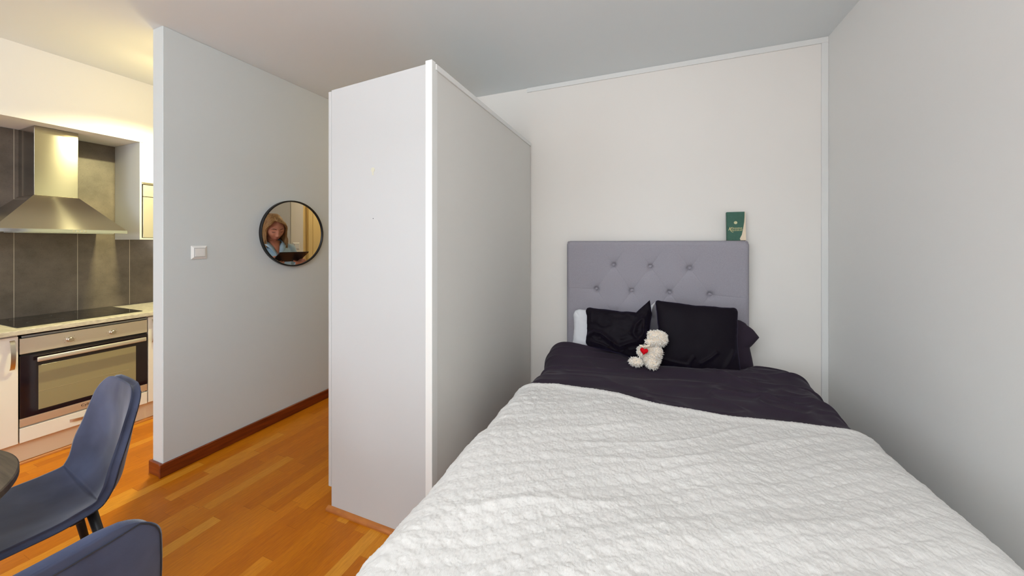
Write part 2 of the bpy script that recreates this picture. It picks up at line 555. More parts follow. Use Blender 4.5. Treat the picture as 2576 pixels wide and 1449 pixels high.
def sub(o, parent):
    """parent keeping world placement (parent empties are unrotated)"""
    o.parent = parent
    o.matrix_parent_inverse = Matrix.Translation(parent.location).inverted()
    return o


sub(MB().prism([(WX0, 0.0), (WX1 - 0.034, 0.0), (WX1 - 0.034, 2.192), (WX0, 2.166)], 'y', WY0, WY0 + 0.018).build('side_panel', M['melamine']), wd)
sub(MB().box((WX1 - 0.034, WY0 - 0.004, 0), (WX1 + 0.002, WY0 + 0.026, 2.206), 0.002, 2).build('corner_post', M['trim']), wd)
sub(MB().box((WX1 - 0.018, WY0 + 0.026, 0), (WX1 - 0.002, WY1, 2.178)).build('back_panel', M['pane_board']), wd)
sub(MB().box((WX1 - 0.026, WY0 + 0.026, 2.172), (WX1 + 0.006, WY1 + 0.004, 2.200), 0.003, 2).build('top_trim', M['trim']), wd)
sub(MB().box((WX1 - 0.002, WY0 + 0.026, 0), (WX1 + 0.001, WY0 + 0.040, 2.172)).build('edge_strip', M['trim']), wd)
sub(MB().box((WX0 + 0.001, WY0 + 0.018, 2.14), (WX1 - 0.035, WY1, 2.160)).build('top_panel', M['melamine']), wd)
sub(MB().box((WX0 + 0.05, WY0 + 0.018, 0), (WX0 + 0.066, WY1, 0.115)).build('plinth', M['melamine']), wd)
for k in range(3):
    y0 = WY0 - 0.002 + k * 0.465
    d = sub(MB().box((WX0 - 0.020, y0, 0.118), (WX0 - 0.001, y0 + 0.462, 2.160), 0.0015, 1).build('door', M['melamine']), wd)
pr = [(WY0, 0.0), (WY0 - 0.020, 0.0)] + [(WY0 - 0.020 * math.cos(t), 0.004 + 0.016 * math.sin(t)) for t in np.linspace(0, PI / 2, 6)]
sub(MB().prism(pr, 'x', WX0 - 0.02, WX1).build('base_molding', M['oakmould'], None, 'auto'), wd)
# residue of a stick-on hook, and a nail hole, on the side panel
hk = MB()
ym = WY0 - 0.0007
hk.lathe([(0.0, 0.0), (0.0115, 0.0), (0.0115, 0.0012), (0.008, 0.0014), (0.0, 0.0014)][1:4], 24, Matrix.Translation((-1.257, ym + 0.0006, 1.735)) @ Matrix.Rotation(PI / 2, 4, 'X'))
hk.box((-1.262, ym - 0.0006, 1.708), (-1.252, ym + 0.0006, 1.728), 0.0004, 1)
sub(hk.build('adhesive_mark', mat('yellowed_adhesive', srgb(205, 202, 182), 0.5)), wd)['label'] = 'yellowish residue of a stick-on hook'
sub(MB().lathe([(0.0022, 0.0), (0.0022, 0.0008)], 12, Matrix.Translation((-1.255, ym + 0.0003, 1.497)) @ Matrix.Rotation(PI / 2, 4, 'X')).build('nail_hole', M['black_line']), wd)

# ------------------------------------------------------------------ mirror
mc = Vector((XL, 1.952, 1.452))
mr = empty('round_mirror', mc, 0, 'round mirror in a thin black frame hanging on the white wall', 'mirror')
R0 = 0.262
RX = Matrix.Rotation(PI / 2, 4, 'Y')
fr = MB()
seg = 96
prof = [(R0 - 0.011, 0.004), (R0, 0.004), (R0, 0.026), (R0 - 0.002, 0.028), (R0 - 0.009, 0.028), (R0 - 0.011, 0.026)]
rings = []
for k in range(seg):
    t = 2 * PI * k / seg
    rings.append([fr.b.verts.new((d, r * math.cos(t), r * math.sin(t))) for r, d in prof])
for k in range(seg):
    for j in range(len(prof)):
        fr.b.faces.new((rings[k][j], rings[(k + 1) % seg][j], rings[(k + 1) % seg][(j + 1) % len(prof)], rings[k][(j + 1) % len(prof)]))
fr.build('frame', M['black_metal'], mr, 'auto')
MB().lathe([(R0 - 0.010, 0.004), (R0 - 0.010, 0.018)], 96, RX).build('mirror_glass', M['mirror'], mr)
MB().lathe([(R0 - 0.03, 0.0005), (R0 - 0.03, 0.0035)], 64, RX).build('backing', M['black_metal'], mr)

# ------------------------------------------------------------------ light switches
def light_switch(loc, rz, label):
    o = empty('light_switch', loc, rz, label, 'light switch', 'square light switches')
    h, q, d = 0.042, 0.030, 0.010
    m = MB()
    # bevelled frame, facing +X locally
    lo = [m.b.verts.new((0.001, y * h, z * h)) for y, z in ((-1, -1), (1, -1), (1, 1), (-1, 1))]
    l2 = [m.b.verts.new((0.003, y * h, z * h)) for y, z in ((-1, -1), (1, -1), (1, 1), (-1, 1))]
    hi = [m.b.verts.new((d, y * q, z * q)) for y, z in ((-1, -1), (1, -1), (1, 1), (-1, 1))]
    for k in range(4):
        n = (k + 1) % 4
        m.b.faces.new((lo[k], lo[n], l2[n], l2[k])); m.b.faces.new((l2[k], l2[n], hi[n], hi[k]))
    m.b.faces.new(hi); m.b.faces.new(lo[::-1])
    m.build('frame', M['plastic'], o)
    MB().box((d, -0.0275, -0.0275), (d + 0.0008, 0.0275, 0.0275)).build('seam', M['black_line'], o)
    r = MB().prism([(-0.0262, d + 0.0008), (0.0262, d + 0.0008), (0.0262, d + 0.003), (-0.0262, d + 0.006)], 'z', -0.0262, 0.0262)
    r = r.build('rocker', M['plastic'], o)
    # the prism was laid out as (y, depth): swap into place
    for v in r.data.vertices:
        v.co = (v.co.y, v.co.x, v.co.z)
    return o


light_switch((XL, 1.327, 1.317), 0, 'square white light switch on the wall left of the round mirror')
light_switch((-1.53, YB + 0.06, 1.338), PI, 'white light switch on a wall end, seen in the round mirror')

# ------------------------------------------------------------------ kitchen
KF = -3.60        # cabinet front plane
# worktop
MB().box((XK + 0.008, 0.262, 0.815), (KF + 0.032, 2.6, 0.845), 0.003, 2).build('worktop', M['worktop'])
tag(bpy.data.objects['worktop'], 'pale mottled kitchen worktop running under the cooker hood', 'worktop')
# hob
hb = empty('cooktop', (-3.93, 1.17, 0.8455), 0, 'black glass cooktop set in the pale worktop', 'cooktop')
MB().box((-0.262, -0.29, 0), (0.262, 0.29, 0.005), 0.002, 2).build('glass_plate', M['hob'], hb)
for cx_, cy_, r in ((-0.12, -0.14, 0.09), (0.12, -0.14, 0.075), (-0.12, 0.14, 0.075), (0.12, 0.14, 0.09)):
    hz = MB()
    for k in range(40):
        t0, t1 = 2 * PI * k / 40, 2 * PI * (k + 1) / 40
        vs = [hz.b.verts.new((cx_ + rr * math.cos(t), cy_ + rr * math.sin(t), 0.0053)) for rr, t in ((r, t0), (r, t1), (r - 0.0012, t1), (r - 0.0012, t0))]
        hz.b.faces.new(vs)
    hz.build('ring_mark', M['hobprint'], hb)

# base cabinets
def bow_handle(L, parent, loc, axis='z', m=None):
    """flat bowed strap handle"""
    n = 14
    mb = MB()
    rows = []
    for i in range(n + 1):
        t = i / n
        s_ = (t - 0.5) * L
        d = 0.004 + 0.024 * math.sin(PI * t) ** 0.6
        row = []
        for ww in (-0.009, 0.009):
            for th in (0, 0.003):
                p = (d + th, ww, s_) if axis == 'z' else (d + th, s_, ww)
                row.append(mb.b.verts.new(p))
        rows.append(row)
    for i in range(n):
        a, c = rows[i], rows[i + 1]
        for q in ((0, 1), (1, 3), (3, 2), (2, 0)):
            mb.b.faces.new((a[q[0]], a[q[1]], c[q[1]], c[q[0]]))
    mb.b.faces.new((rows[0][0], rows[0][1], rows[0][3], rows[0][2]))
    mb.b.faces.new((rows[-1][0], rows[-1][1], rows[-1][3], rows[-1][2]))
    o = mb.build('handle', m or M['handle'], parent, 'auto')
    o.location = loc
    return o


def base_cab(y0, y1, hand_y, label, name='base_cabinet'):
    o = empty(name, (KF, (y0 + y1) / 2, 0), 0, label, 'cabinet', 'kitchen base cabinets')
    cy = (y0 + y1) / 2
    hw = (y1 - y0) / 2 - 0.0008
    MB().box((XK + 0.02 - KF, -hw, 0.142), (-0.020, hw, 0.814)).build('body', M['cabinet'], o)
    d = MB().box((-0.019, -hw + 0.0015, 0.145), (0.0, hw - 0.0015, 0.803), 0.0015, 2).build('door', M['cabinet'], o)
    bow_handle(0.178, d, (0, hand_y - cy, 0.695))
    return o


base_cab(0.272, 0.872, 0.846, 'white kitchen base cabinet left of the oven')
base_cab(1.463, 2.063, 1.492, 'white kitchen base cabinet right of the oven, mostly hidden by the wall end')
pl = empty('cabinet_plinth', (KF, 1.2, 0), 0, 'cream plinth board along the foot of the kitchen cabinets', 'plinth')
MB().box((-0.055, -0.93, 0), (-0.040, 1.4, 0.140)).build('board', M['plinth'], pl)
pp = [(-0.040, 0.0), (-0.022, 0.0)] + [(-0.040 + 0.018 * math.cos(t), 0.018 * math.sin(t)) for t in np.linspace(0.2, PI / 2, 6)]
MB().prism([(p[0], p[1]) for p in pp], 'y', -0.93, 1.4).build('quarter_round', M['oakmould'], pl, 'auto')

# drawer below the oven and the oven itself
ov = empty('built_in_oven', (KF, 1.1675, 0), 0, 'steel and black glass built-in oven under the cooktop', 'oven')
hw = 0.292
MB().box((XK + 0.03 - KF, -hw + 0.004, 0.238), (-0.02, hw - 0.004, 0.788)).build('body', M['black_metal'], ov)
cp = MB().box((-0.02, -hw, 0.690), (0.0, hw, 0.786), 0.0015, 2).build('control_panel', M['oven_steel'], ov)
MB().box((-0.02, -hw + 0.008, 0.790), (-0.002, hw - 0.004, 0.803), 0.001, 1).build('top_strip', mat('grey_steel_strip', srgb(150, 152, 158), 0.3, metal=0.8), ov)
dg = MB().box((-0.02, -hw, 0.292), (0.0, hw, 0.678), 0.002, 2).build('door_glass', M['oven_glass'], ov)
MB().box((0.0, -0.222, 0.322), (0.0012, 0.228, 0.602), 0.0004, 1).build('window', M['oven_window'], dg)
MB().box((0.0012, -0.222, 0.437), (0.0018, 0.19, 0.4385)).build('shelf_line', mat('pale_oven_rack', srgb(176, 160, 120), 0.4), dg)
MB().box((-0.02, -hw + 0.004, 0.679), (-0.006, hw - 0.004, 0.689)).build('vent_slot', M['rubber'], ov)
bt = MB().box((-0.02, -hw, 0.242), (0.0, hw, 0.291), 0.0015, 2).build('bottom_strip', M['oven_steel'], ov)
hn = MB().box((0.028, -0.235, 0.632), (0.040, 0.272, 0.660), 0.004, 3)
hn.box((0.0, -0.215, 0.640), (0.029, -0.200, 0.652)).box((0.0, 0.237, 0.640), (0.029, 0.252, 0.652))
hn.build('door_handle', mat('pale_aluminium', srgb(222, 214, 200), 0.35, metal=0.7), ov, 'auto')
for ky in (-0.095, 0.103):
    kb = MB().lathe([(0.0155, 0.0), (0.0155, 0.006), (0.0135, 0.008), (0.0135, 0.024), (0.0115, 0.026)], 32, RX).build('knob', M['handle'], ov, 'auto')
    kb.location = (0.0, ky, 0.735)
    for a in (-130, -90, -50, 50, 90, 130):
        t = math.radians(a)
        dots = MB()
        dots.box((-0.0002, 0.027 * math.sin(t) - 0.001, 0.027 * math.cos(t) - 0.001), (0.0006, 0.027 * math.sin(t) + 0.001, 0.027 * math.cos(t) + 0.001))
        dd = dots.build('dial_mark', M['black_line'], ov)
        dd.location = (0.0, ky, 0.735)


def text_mesh(name, body, size, m, parent, loc, rot, shear=0.0, extrude=0.0004, align='LEFT'):
    cu = bpy.data.curves.new(name, 'FONT')
    cu.body = body
    cu.size = size
    cu.shear = shear
    cu.extrude = extrude
    cu.align_x = align
    t = bpy.data.objects.new(name, cu)
    COL.objects.link(t)
    dg_ = bpy.context.evaluated_depsgraph_get()
    dg_.update()
    me = bpy.data.meshes.new_from_object(t.evaluated_get(dg_))
    bpy.data.objects.remove(t)
    me.materials.clear()
    o = link(name, me, m, parent)
    o.location = loc
    o.rotation_euler = rot
    return o


text_mesh('lettering', 'Cylinda', 0.024, M['black_line'], ov, (0.0006, -0.045, 0.262), (PI / 2, 0, PI / 2))

dw = empty('oven_drawer', (KF, 1.1675, 0), 0, 'low white drawer with a flat handle below the oven', 'drawer')
MB().box((XK + 0.03 - KF, -hw + 0.004, 0.142), (-0.02, hw - 0.004, 0.236)).build('body', M['cabinet'], dw)
dfr = MB().box((-0.019, -hw, 0.144), (0.0, hw, 0.232), 0.0015, 2).build('drawer_front', M['cabinet'], dw)
bow_handle(0.19, dfr, (0, 0.0, 0.190), 'y')

# wall cabinet at the right of the hood niche
wc = empty('wall_cabinet', (-3.77, 1.9, 1.4), 0, 'white wall cabinet beside the cooker hood, glaring in lamp light', 'cabinet')
MB().box((XK + 0.01 + 3.77, -0.415, 0.004), (-0.004, -0.403, 0.779)).box((XK + 0.01 + 3.77, -0.403, 0.004), (-0.004, 0.4, 0.016)).build('side_panel', M['melamine'], wc)
dd_ = MB().box((-0.018, -0.402, 0.462), (0.0, 0.4, 0.779), 0.0015, 2).build('door', M['cabinet'], wc)
MB().box((-0.014, -0.402, 0.446), (0.006, 0.4, 0.459), 0.001, 1).build('edge_profile', M['handle'], wc)
mwv = empty('microwave', (-3.77, 1.9, 1.42), 0, 'steel fronted microwave built in below the wall cabinet door', 'microwave')
MB().box((XK + 0.02 + 3.77, -0.396, 0.0), (-0.02, 0.39, 0.424)).build('body', M['black_metal'], mwv)
MB().box((-0.019, -0.396, 0.330), (-0.001, 0.39, 0.424), 0.001, 1).build('control_panel', M['oven_steel'], mwv)
MB().box((-0.019, -0.396, 0.0), (-0.001, 0.39, 0.325), 0.001, 1).build('door', M['oven_steel'], mwv)

# cooker hood
hd_ = empty('cooker_hood', (-3.9, 1.09, 1.447), 0, 'brushed steel pyramid cooker hood with square chimney above the cooktop', 'cooker hood')
MB().box((XK + 0.009 + 3.9, -0.295, 0), (0.22, 0.290, 0.022), 0.001, 1).build('rim', M['steel_dark'], hd_)
py = MB()
b0 = [(XK + 0.009 + 3.9, -0.292, 0.022), (0.217, -0.292, 0.022), (0.217, 0.287, 0.022), (XK + 0.009 + 3.9, 0.287, 0.022)]
t0 = [(XK + 0.009 + 3.9, -0.087, 0.256), (0.002, -0.087, 0.256), (0.002, 0.117, 0.256), (XK + 0.009 + 3.9, 0.117, 0.256)]
vb = [py.b.verts.new(p) for p in b0]; vt = [py.b.verts.new(p) for p in t0]
for k in range(4):
    py.b.faces.new((vb[k], vb[(k + 1) % 4], vt[(k + 1) % 4], vt[k]))
py.b.faces.new(vb[::-1]); py.b.faces.new(vt)
py.build('canopy', M['steel'], hd_)
MB().box((XK + 0.009 + 3.9, -0.084, 0.257), (0.0, 0.114, 0.731), 0.002, 2).build('chimney', M['steel'], hd_)
MB().box((-0.20, -0.24, -0.004), (0.16, 0.24, -0.0002)).build('filter', M['steel_dark'], hd_)
btn = MB()
for k in range(4):
    btn.box((0.22, 0.02 + 0.018 * k, 0.007), (0.2215, 0.03 + 0.018 * k, 0.015), 0.0003, 1)
btn.build('buttons', M['handle'], hd_)

# ceiling spotlight bar of the kitchen, hidden from the camera by the wall end
cs = empty('ceiling_spotlight', (-3.1, 1.45, CEIL), 0, 'ceiling bar with three warm spotlights in the kitchen', 'ceiling lamp')
MB().box((-0.04, -0.10, -0.025), (0.04, 0.10, 0), 0.003, 2).build('bar', M['handle'], cs)
for k, yy in enumerate((-0.05, 0.0, 0.05)):
    MB().tube([(0, yy, -0.025), (0, yy, -0.17)], 0.006).lathe([(0.012, -0.17), (0.020, -0.19), (0.020, -0.23)], 24, Matrix.Translation((0, yy, 0))).build('spot_head', M['handle'], cs, 'auto')
    MB().lathe([(0.017, -0.234), (0.017, -0.231)], 24, Matrix.Translation((0, yy, 0))).build('bulb', M['lamp_glow'], cs)
    l = bpy.data.lights.new('kitchen_spot', 'SPOT')
    l.spot_size = math.radians(125)
    l.spot_blend = 0.7
    l.energy = 44
    l.color = (1.0, 0.95, 0.50)
    l.shadow_soft_size = 0.014
    o = bpy.data.objects.new('kitchen_spot', l)
    o.location = (-3.1, 1.45 + yy, CEIL - 0.25)
    o.rotation_euler = (0, math.radians(22), 0)
    COL.objects.link(o)
l = bpy.data.lights.new('kitchen_lamp_glow', 'POINT'); l.energy = 5.0; l.color = (1.0, 0.76, 0.34); l.shadow_soft_size = 0.05
o = bpy.data.objects.new('kitchen_lamp_glow', l); o.location = (-3.1, 1.45, CEIL - 0.30); COL.objects.link(o)
# small lamp under the wall cabinet
l = bpy.data.lights.new('undercabinet_lamp', 'POINT'); l.energy = 1.1; l.color = (1.0, 0.93, 0.8); l.shadow_soft_size = 0.02
o = bpy.data.objects.new('undercabinet_lamp', l); o.location = (-3.98, 1.86, 1.37); COL.objects.link(o)
# hall lamp
hl = empty('hall_ceiling_lamp', (-1.9, 3.7, CEIL), 0, 'small round ceiling lamp at the far end of the hall', 'ceiling lamp')
MB().lathe([(0.12, -0.05), (0.13, -0.03), (0.13, 0)], 32).build('lamp_shade', M['lamp_glow'], hl, 'auto')
l = bpy.data.lights.new('hall_lamp', 'POINT'); l.energy = 12; l.color = (1.0, 0.76, 0.40); l.shadow_soft_size = 0.1
o = bpy.data.objects.new('hall_lamp', l); o.location = (-1.9, 3.7, CEIL - 0.16); COL.objects.link(o)

# ------------------------------------------------------------------ table and chairs
tb = empty('round_table', (-1.80, -0.005, 0), 0, 'round dark wooden dining table at the left edge of the picture', 'table')
MB().lathe([(0.415, 0.715), (0.43, 0.720), (0.43, 0.737), (0.427, 0.740)], 96).build('tabletop', M['tabletop'], tb, 'auto')
MB().lathe([(0.05, 0.06), (0.035, 0.12), (0.035, 0.64), (0.07, 0.714)], 32).build('pedestal', M['black_metal'], tb, 'auto')
MB().lathe([(0.27, 0.0), (0.27, 0.012), (0.22, 0.03), (0.05, 0.06)], 64).build('foot_plate', M['black_metal'], tb, 'auto')

# chair shell: profile in (forward, height); local front is -Y
def spline(P, n):
    P = np.array(P, float)
    t = np.concatenate([[0], np.cumsum(np.hypot(*np.diff(P[:, :2], axis=0).T))])
    q = np.linspace(0, t[-1], n)
    out = []
    for k in range(P.shape[1]):
        # catmull-rom via hermite on non-uniform knots
        d = np.gradient(P[:, k], t)
        i = np.clip(np.searchsorted(t, q) - 1, 0, len(t) - 2)
        h = t[i + 1] - t[i]; u = (q - t[i]) / h
        out.append((2 * u**3 - 3 * u**2 + 1) * P[i, k] + (u**3 - 2 * u**2 + u) * h * d[i] + (-2 * u**3 + 3 * u**2) * P[i + 1, k] + (u**3 - u**2) * h * d[i + 1])
    return np.stack(out, 1), t[-1], q


def make_chair():
    root = empty('dining_chair')
    #        y      z     halfwidth  wrap
    prof = [(-0.245, 0.425, 0.205, 0.000), (-0.225, 0.447, 0.210, 0.004), (-0.15, 0.458, 0.215, 0.012), (-0.04, 0.452, 0.216, 0.022), (0.08, 0.446, 0.212, 0.036),
            (0.155, 0.458, 0.206, 0.046), (0.200, 0.505, 0.203, 0.058), (0.222, 0.590, 0.202, 0.058), (0.236, 0.697, 0.194, 0.042), (0.244, 0.790, 0.182, 0.024), (0.247, 0.840, 0.172, 0.014)]
    nv, nu = 110, 61
    S, L, q = spline(prof, nv)
    dS = np.gradient(S[:, :2], axis=0)
    nrm = np.stack([-dS[:, 1], dS[:, 0]], 1); nrm /= np.linalg.norm(nrm, axis=1)[:, None]   # towards the sitter
    u = np.linspace(-1, 1, nu)
    u = np.sin(u * PI / 2) * 0.35 + u * 0.65
    Rt, Rf = 0.085, 0.07
    red = np.zeros(nv)
    de = L - q
    t_ = np.clip(de / Rt, 0, 1); red += Rt * (1 - np.sqrt(np.clip(1 - (1 - t_) ** 2, 0, 1)))
    t_ = np.clip(q / Rf, 0, 1); red += Rf * (1 - np.sqrt(np.clip(1 - (1 - t_) ** 2, 0, 1)))
    hwid = S[:, 2] - red

    def surf(off, inset=0.0):
        P = np.zeros((nv, nu, 3))
        for j in range(nv):
            hw_ = hwid[j] - inset
            x = u * hw_
            f = np.abs(x / S[j, 2])
            w_ = S[j, 3] * f ** 2.4
            o_ = w_ + off
            # normal leans inwards at the wrapped edge
            slope = S[j, 3] * 2.4 * f ** 1.4 / S[j, 2] * np.sign(x)
            P[j, :, 0] = x - off * slope * 0.8
            P[j, :, 1] = S[j, 0] + nrm[j, 0] * o_
            P[j, :, 2] = S[j, 1] + nrm[j, 1] * o_
        return P
    outer = surf(-0.0115); inner = surf(0.0115)
    # softly creased padding
    cr = np.exp(-((q - q[np.argmin(np.abs(S[:, 0] - 0.15) + (S[:, 1] > 0.5))]) / 0.0035) ** 2)
    for j in range(nv):
        puff = 0.006 * (1 - u ** 6) * (1 - 0.0) - 0.007 * cr[j] * (1 - np.abs(u) ** 10)
        puff = puff + 0.0016 * vnoise(u * 3.1 + 4, np.full(nu, q[j] * 14))
        puff = puff * min(1.0, (L - q[j]) / 0.05) ** 0.5
        inner[j, :, 1] += nrm[j, 0] * puff; inner[j, :, 2] += nrm[j, 1] * puff
    # rounded rim: rows inner -> mid rim -> outer; closed strip around the boundary
    vi = inner.reshape(-1, 3); vo = outer.reshape(-1, 3)
    n = nv * nu
    verts = [tuple(p) for p in vi] + [tuple(p) for p in vo]
    id_ = lambda j, i: j * nu + i
    faces = []
    for j in range(nv - 1):
        for i in range(nu - 1):
            a, b_, c, d = id_(j, i), id_(j, i + 1), id_(j + 1, i + 1), id_(j + 1, i)
            faces.append((a, b_, c, d)); faces.append((n + d, n + c, n + b_, n + a))
    loop = [(0, i) for i in range(nu)] + [(j, nu - 1) for j in range(1, nv)] + [(nv - 1, i) for i in range(nu - 2, -1, -1)] + [(j, 0) for j in range(nv - 2, 0, -1)]
    m0 = len(verts)
    cen = np.mean(vi, axis=0)
    lp = []
    K = len(loop)
    mids = [0.5 * (vi[id_(j, i)] + vo[id_(j, i)]) for j, i in loop]
    outs = []
    for k, (j, i) in enumerate(loop):
        tg = mids[(k + 1) % K] - mids[k - 1]
        nn = vi[id_(j, i)] - vo[id_(j, i)]
        o_ = np.cross(nn, tg)
        o_ /= (np.linalg.norm(o_) + 1e-9)
        outs.append(o_)
    outs = np.array(outs)
    for _ in range(3):
        outs = sum(np.roll(outs, k_, axis=0) for k_ in range(-4, 5)) / 9.0
        outs /= np.linalg.norm(outs, axis=1)[:, None]
    rows = []
    for f_, e_ in ((0.22, 0.009), (0.5, 0.0125), (0.78, 0.009)):
        rows.append(len(verts))
        for k, (j, i) in enumerate(loop):
            p = vi[id_(j, i)] * (1 - f_) + vo[id_(j, i)] * f_ - outs[k] * e_ * -1.0
            verts.append(tuple(p))
    for k in range(K):
        k2 = (k + 1) % K
        (j, i), (j2, i2) = loop[k], loop[k2]
        chain = [(id_(j, i), id_(j2, i2))] + [(r + k, r + k2) for r in rows] + [(n + id_(j, i), n + id_(j2, i2))]
        for (a, b_), (c, d) in zip(chain[:-1], chain[1:]):
            faces.append((a, c, d, b_))
    me = bpy.data.meshes.new('shell')
    me.from_pydata(verts, [], faces)
    bm = bmesh.new(); bm.from_mesh(me); bmesh.ops.recalc_face_normals(bm, faces=bm.faces); bm.to_mesh(me); bm.free()
    link('shell', me, M['velvet'], root, True)
    # seam running round the outer face close to the rim
    O2 = surf(-0.0128, 0.004)
    lp2 = [(3, i) for i in range(2, nu - 2)] + [(j, nu - 1) for j in range(3, nv - 3)] + [(nv - 4, i) for i in range(nu - 3, 1, -1)] + [(j, 0) for j in range(nv - 4, 2, -1)]
    path = [tuple(O2[j, i]) for j, i in lp2[::2]]
    path.append(path[0])
    MB().tube(path, 0.0013, 6, False).build('piping', M['black_line'], root, True)
    # crease seam on the seat
    jc = int(np.argmax(cr))
    # legs
    base = [(-0.125, 0.130), (0.125, 0.130), (-0.14, -0.13), (0.14, -0.13)]
    for lx, ly in base:
        MB().tube([(lx, ly, 0.440), (lx * 1.42, ly * 1.45 + (0.02 if ly > 0 else -0.01), 0.0)], [0.0135, 0.0090], 14).build('leg', M['black_metal'], root, True)
    MB().box((-0.13, -0.14, 0.418), (0.13, -0.11, 0.432), 0.003, 1).box((-0.13, 0.08, 0.418), (0.13, 0.11, 0.432), 0.003, 1).box((-0.05, -0.111, 0.419), (0.05, 0.081, 0.431)).build('seat_frame', M['black_metal'], root)
    return root


def copy_tree(o, parent=None):
    c = o.copy()
    COL.objects.link(c)
    if parent is not None:
        c.parent = parent
    for ch in list(o.children):
        copy_tree(ch, c)
    return c


ch1 = make_chair()
ch2 = copy_tree(ch1)
ch1.location = (-1.955, 0.475, 0); ch1.rotation_euler = (0, 0, math.radians(-6))
tag(ch1, 'slate blue velvet dining chair in front of the oven, its seat towards the table', 'chair', 'velvet dining chairs')
ch2.location = (-1.195, 0.227, 0); ch2.rotation_euler = (0, 0, math.radians(-90))
tag(ch2, 'slate blue velvet dining chair seen from behind at the bottom left corner', 'chair', 'velvet dining chairs')

# ------------------------------------------------------------------ bed
BX0, BX1, BY0, BY1 = -0.60, 0.76, 0.36, 2.645
bd = empty('bed', (0.08, 1.6, 0), 0, 'double bed pushed to the white wall, with a tall buttoned grey headboard', 'bed')
sub(MB().box((BX0 + 0.02, BY0 + 0.02, 0.10), (BX1 - 0.02, BY1 - 0.005, 0.34), 0.01, 2).build('bed_base', M['headboard']), bd)
sub(MB().box((BX0, BY0, 0.342), (BX1, BY1 - 0.002, 0.585), 0.04, 4).build('mattress', M['white_linen'], None, True), bd)
for x in (BX0 + 0.1, BX1 - 0.1):
    for y in (BY0 + 0.12, BY1 - 0.15):
        sub(MB().tube([(x, y, 0), (x, y, 0.10)], [0.022, 0.028], 16).build('leg', M['black_metal']), bd)

# headboard, tufted on its front
HX, HZ0, HZ1, HYF = 0.596, 0.12, 1.392, 2.652
btns = [(-0.247, 1.213), (0.003, 1.208), (0.251, 1.203), (-0.371, 1.033), (-0.121, 1.032), (0.127, 1.031), (0.373, 1.031),
        (-0.247, 0.852), (0.003, 0.852), (0.251, 0.852)]
nx, nz = 520, 540
gx, gz = np.meshgrid(np.linspace(-HX, HX, nx), np.linspace(HZ0, HZ1, nz), indexing='ij')
dep = np.zeros_like(gx)
for bx, bz in btns:
    r = np.hypot(gx - bx, gz - bz)
    dep += 0.020 * np.exp(-(r / 0.015) ** 2) + 0.020 * np.exp(-(r / 0.040) ** 1.3)


def seg_d(ax, az, bx, bz):
    dx, dz = bx - ax, bz - az
    t = np.clip(((gx - ax) * dx + (gz - az) * dz) / (dx * dx + dz * dz), 0, 1)
    return np.hypot(gx - ax - t * dx, gz - az - t * dz), t


segs = []
for i in range(3):
    bx, bz = btns[i]
    segs += [(bx, bz, bx - 0.075, bz + 0.11, 1), (bx, bz, bx + 0.075, bz + 0.11, 1)]
    segs += [(bx, bz, btns[3 + i][0], btns[3 + i][1], 0), (bx, bz, btns[4 + i][0], btns[4 + i][1], 0)]
    segs += [(btns[7 + i][0], btns[7 + i][1], btns[3 + i][0], btns[3 + i][1], 0), (btns[7 + i][0], btns[7 + i][1], btns[4 + i][0], btns[4 + i][1], 0)]
segs += [(-0.371, 1.033, -HX, 1.036, 1), (0.373, 1.031, HX, 1.020, 1)]
for ax, az, bx, bz, fade in segs:
    d_, t_ = seg_d(ax, az, bx, bz)
    amp = 0.0024 * (1 - 0.8 * t_) if fade else 0.0024 * (0.25 + 0.75 * np.abs(2 * t_ - 1))
    dep += amp * np.exp(-(d_ / 0.0030) ** 2) + amp * 0.5 * np.exp(-(d_ / 0.014) ** 2)
# rounded edges
ex = np.minimum(gx + HX, HX - gx); ez = HZ1 - gz
for e_ in (ex, ez):
    t_ = np.clip(e_ / 0.03, 0, 1)
    dep += 0.03 * (1 - np.sqrt(np.clip(1 - (1 - t_) ** 2, 0, 1)))
P = np.stack([gx, HYF - 0.022 + dep, gz], -1)
# cut the top corners round
cr_ = 0.030
inx = np.clip(np.abs(gx) - (HX - cr_), 0, None); inz = np.clip(gz - (HZ1 - cr_), 0, None)
rr = np.hypot(inx, inz)
kf = np.where(rr > 1e-6, np.maximum(inx, inz) / np.maximum(rr, 1e-6), 1.0)
P[..., 0] = np.sign(gx) * (np.abs(gx) - inx + inx * kf)
P[..., 2] = gz - inz + inz * kf
hbo = empty('headboard')
sub(hbo, bd)
hf = grid_mesh('headboard_cover', P, M['headboard'], None, flip=False)
hf.parent = hbo
MB().box((-HX + 0.001, HYF + 0.006, HZ0), (HX - 0.001, YB - 0.017, HZ1 - 0.002), 0.012, 3).build('headboard_core', M['headboard'], hbo, 'auto')
for bx, bz in btns:
    o = MB().ell((0, 0, 0), (0.0085, 0.006, 0.0085), None, 20, 10).build('button', M['headboard'], hbo, True)
    o.location = (bx, HYF + 0.002, bz)


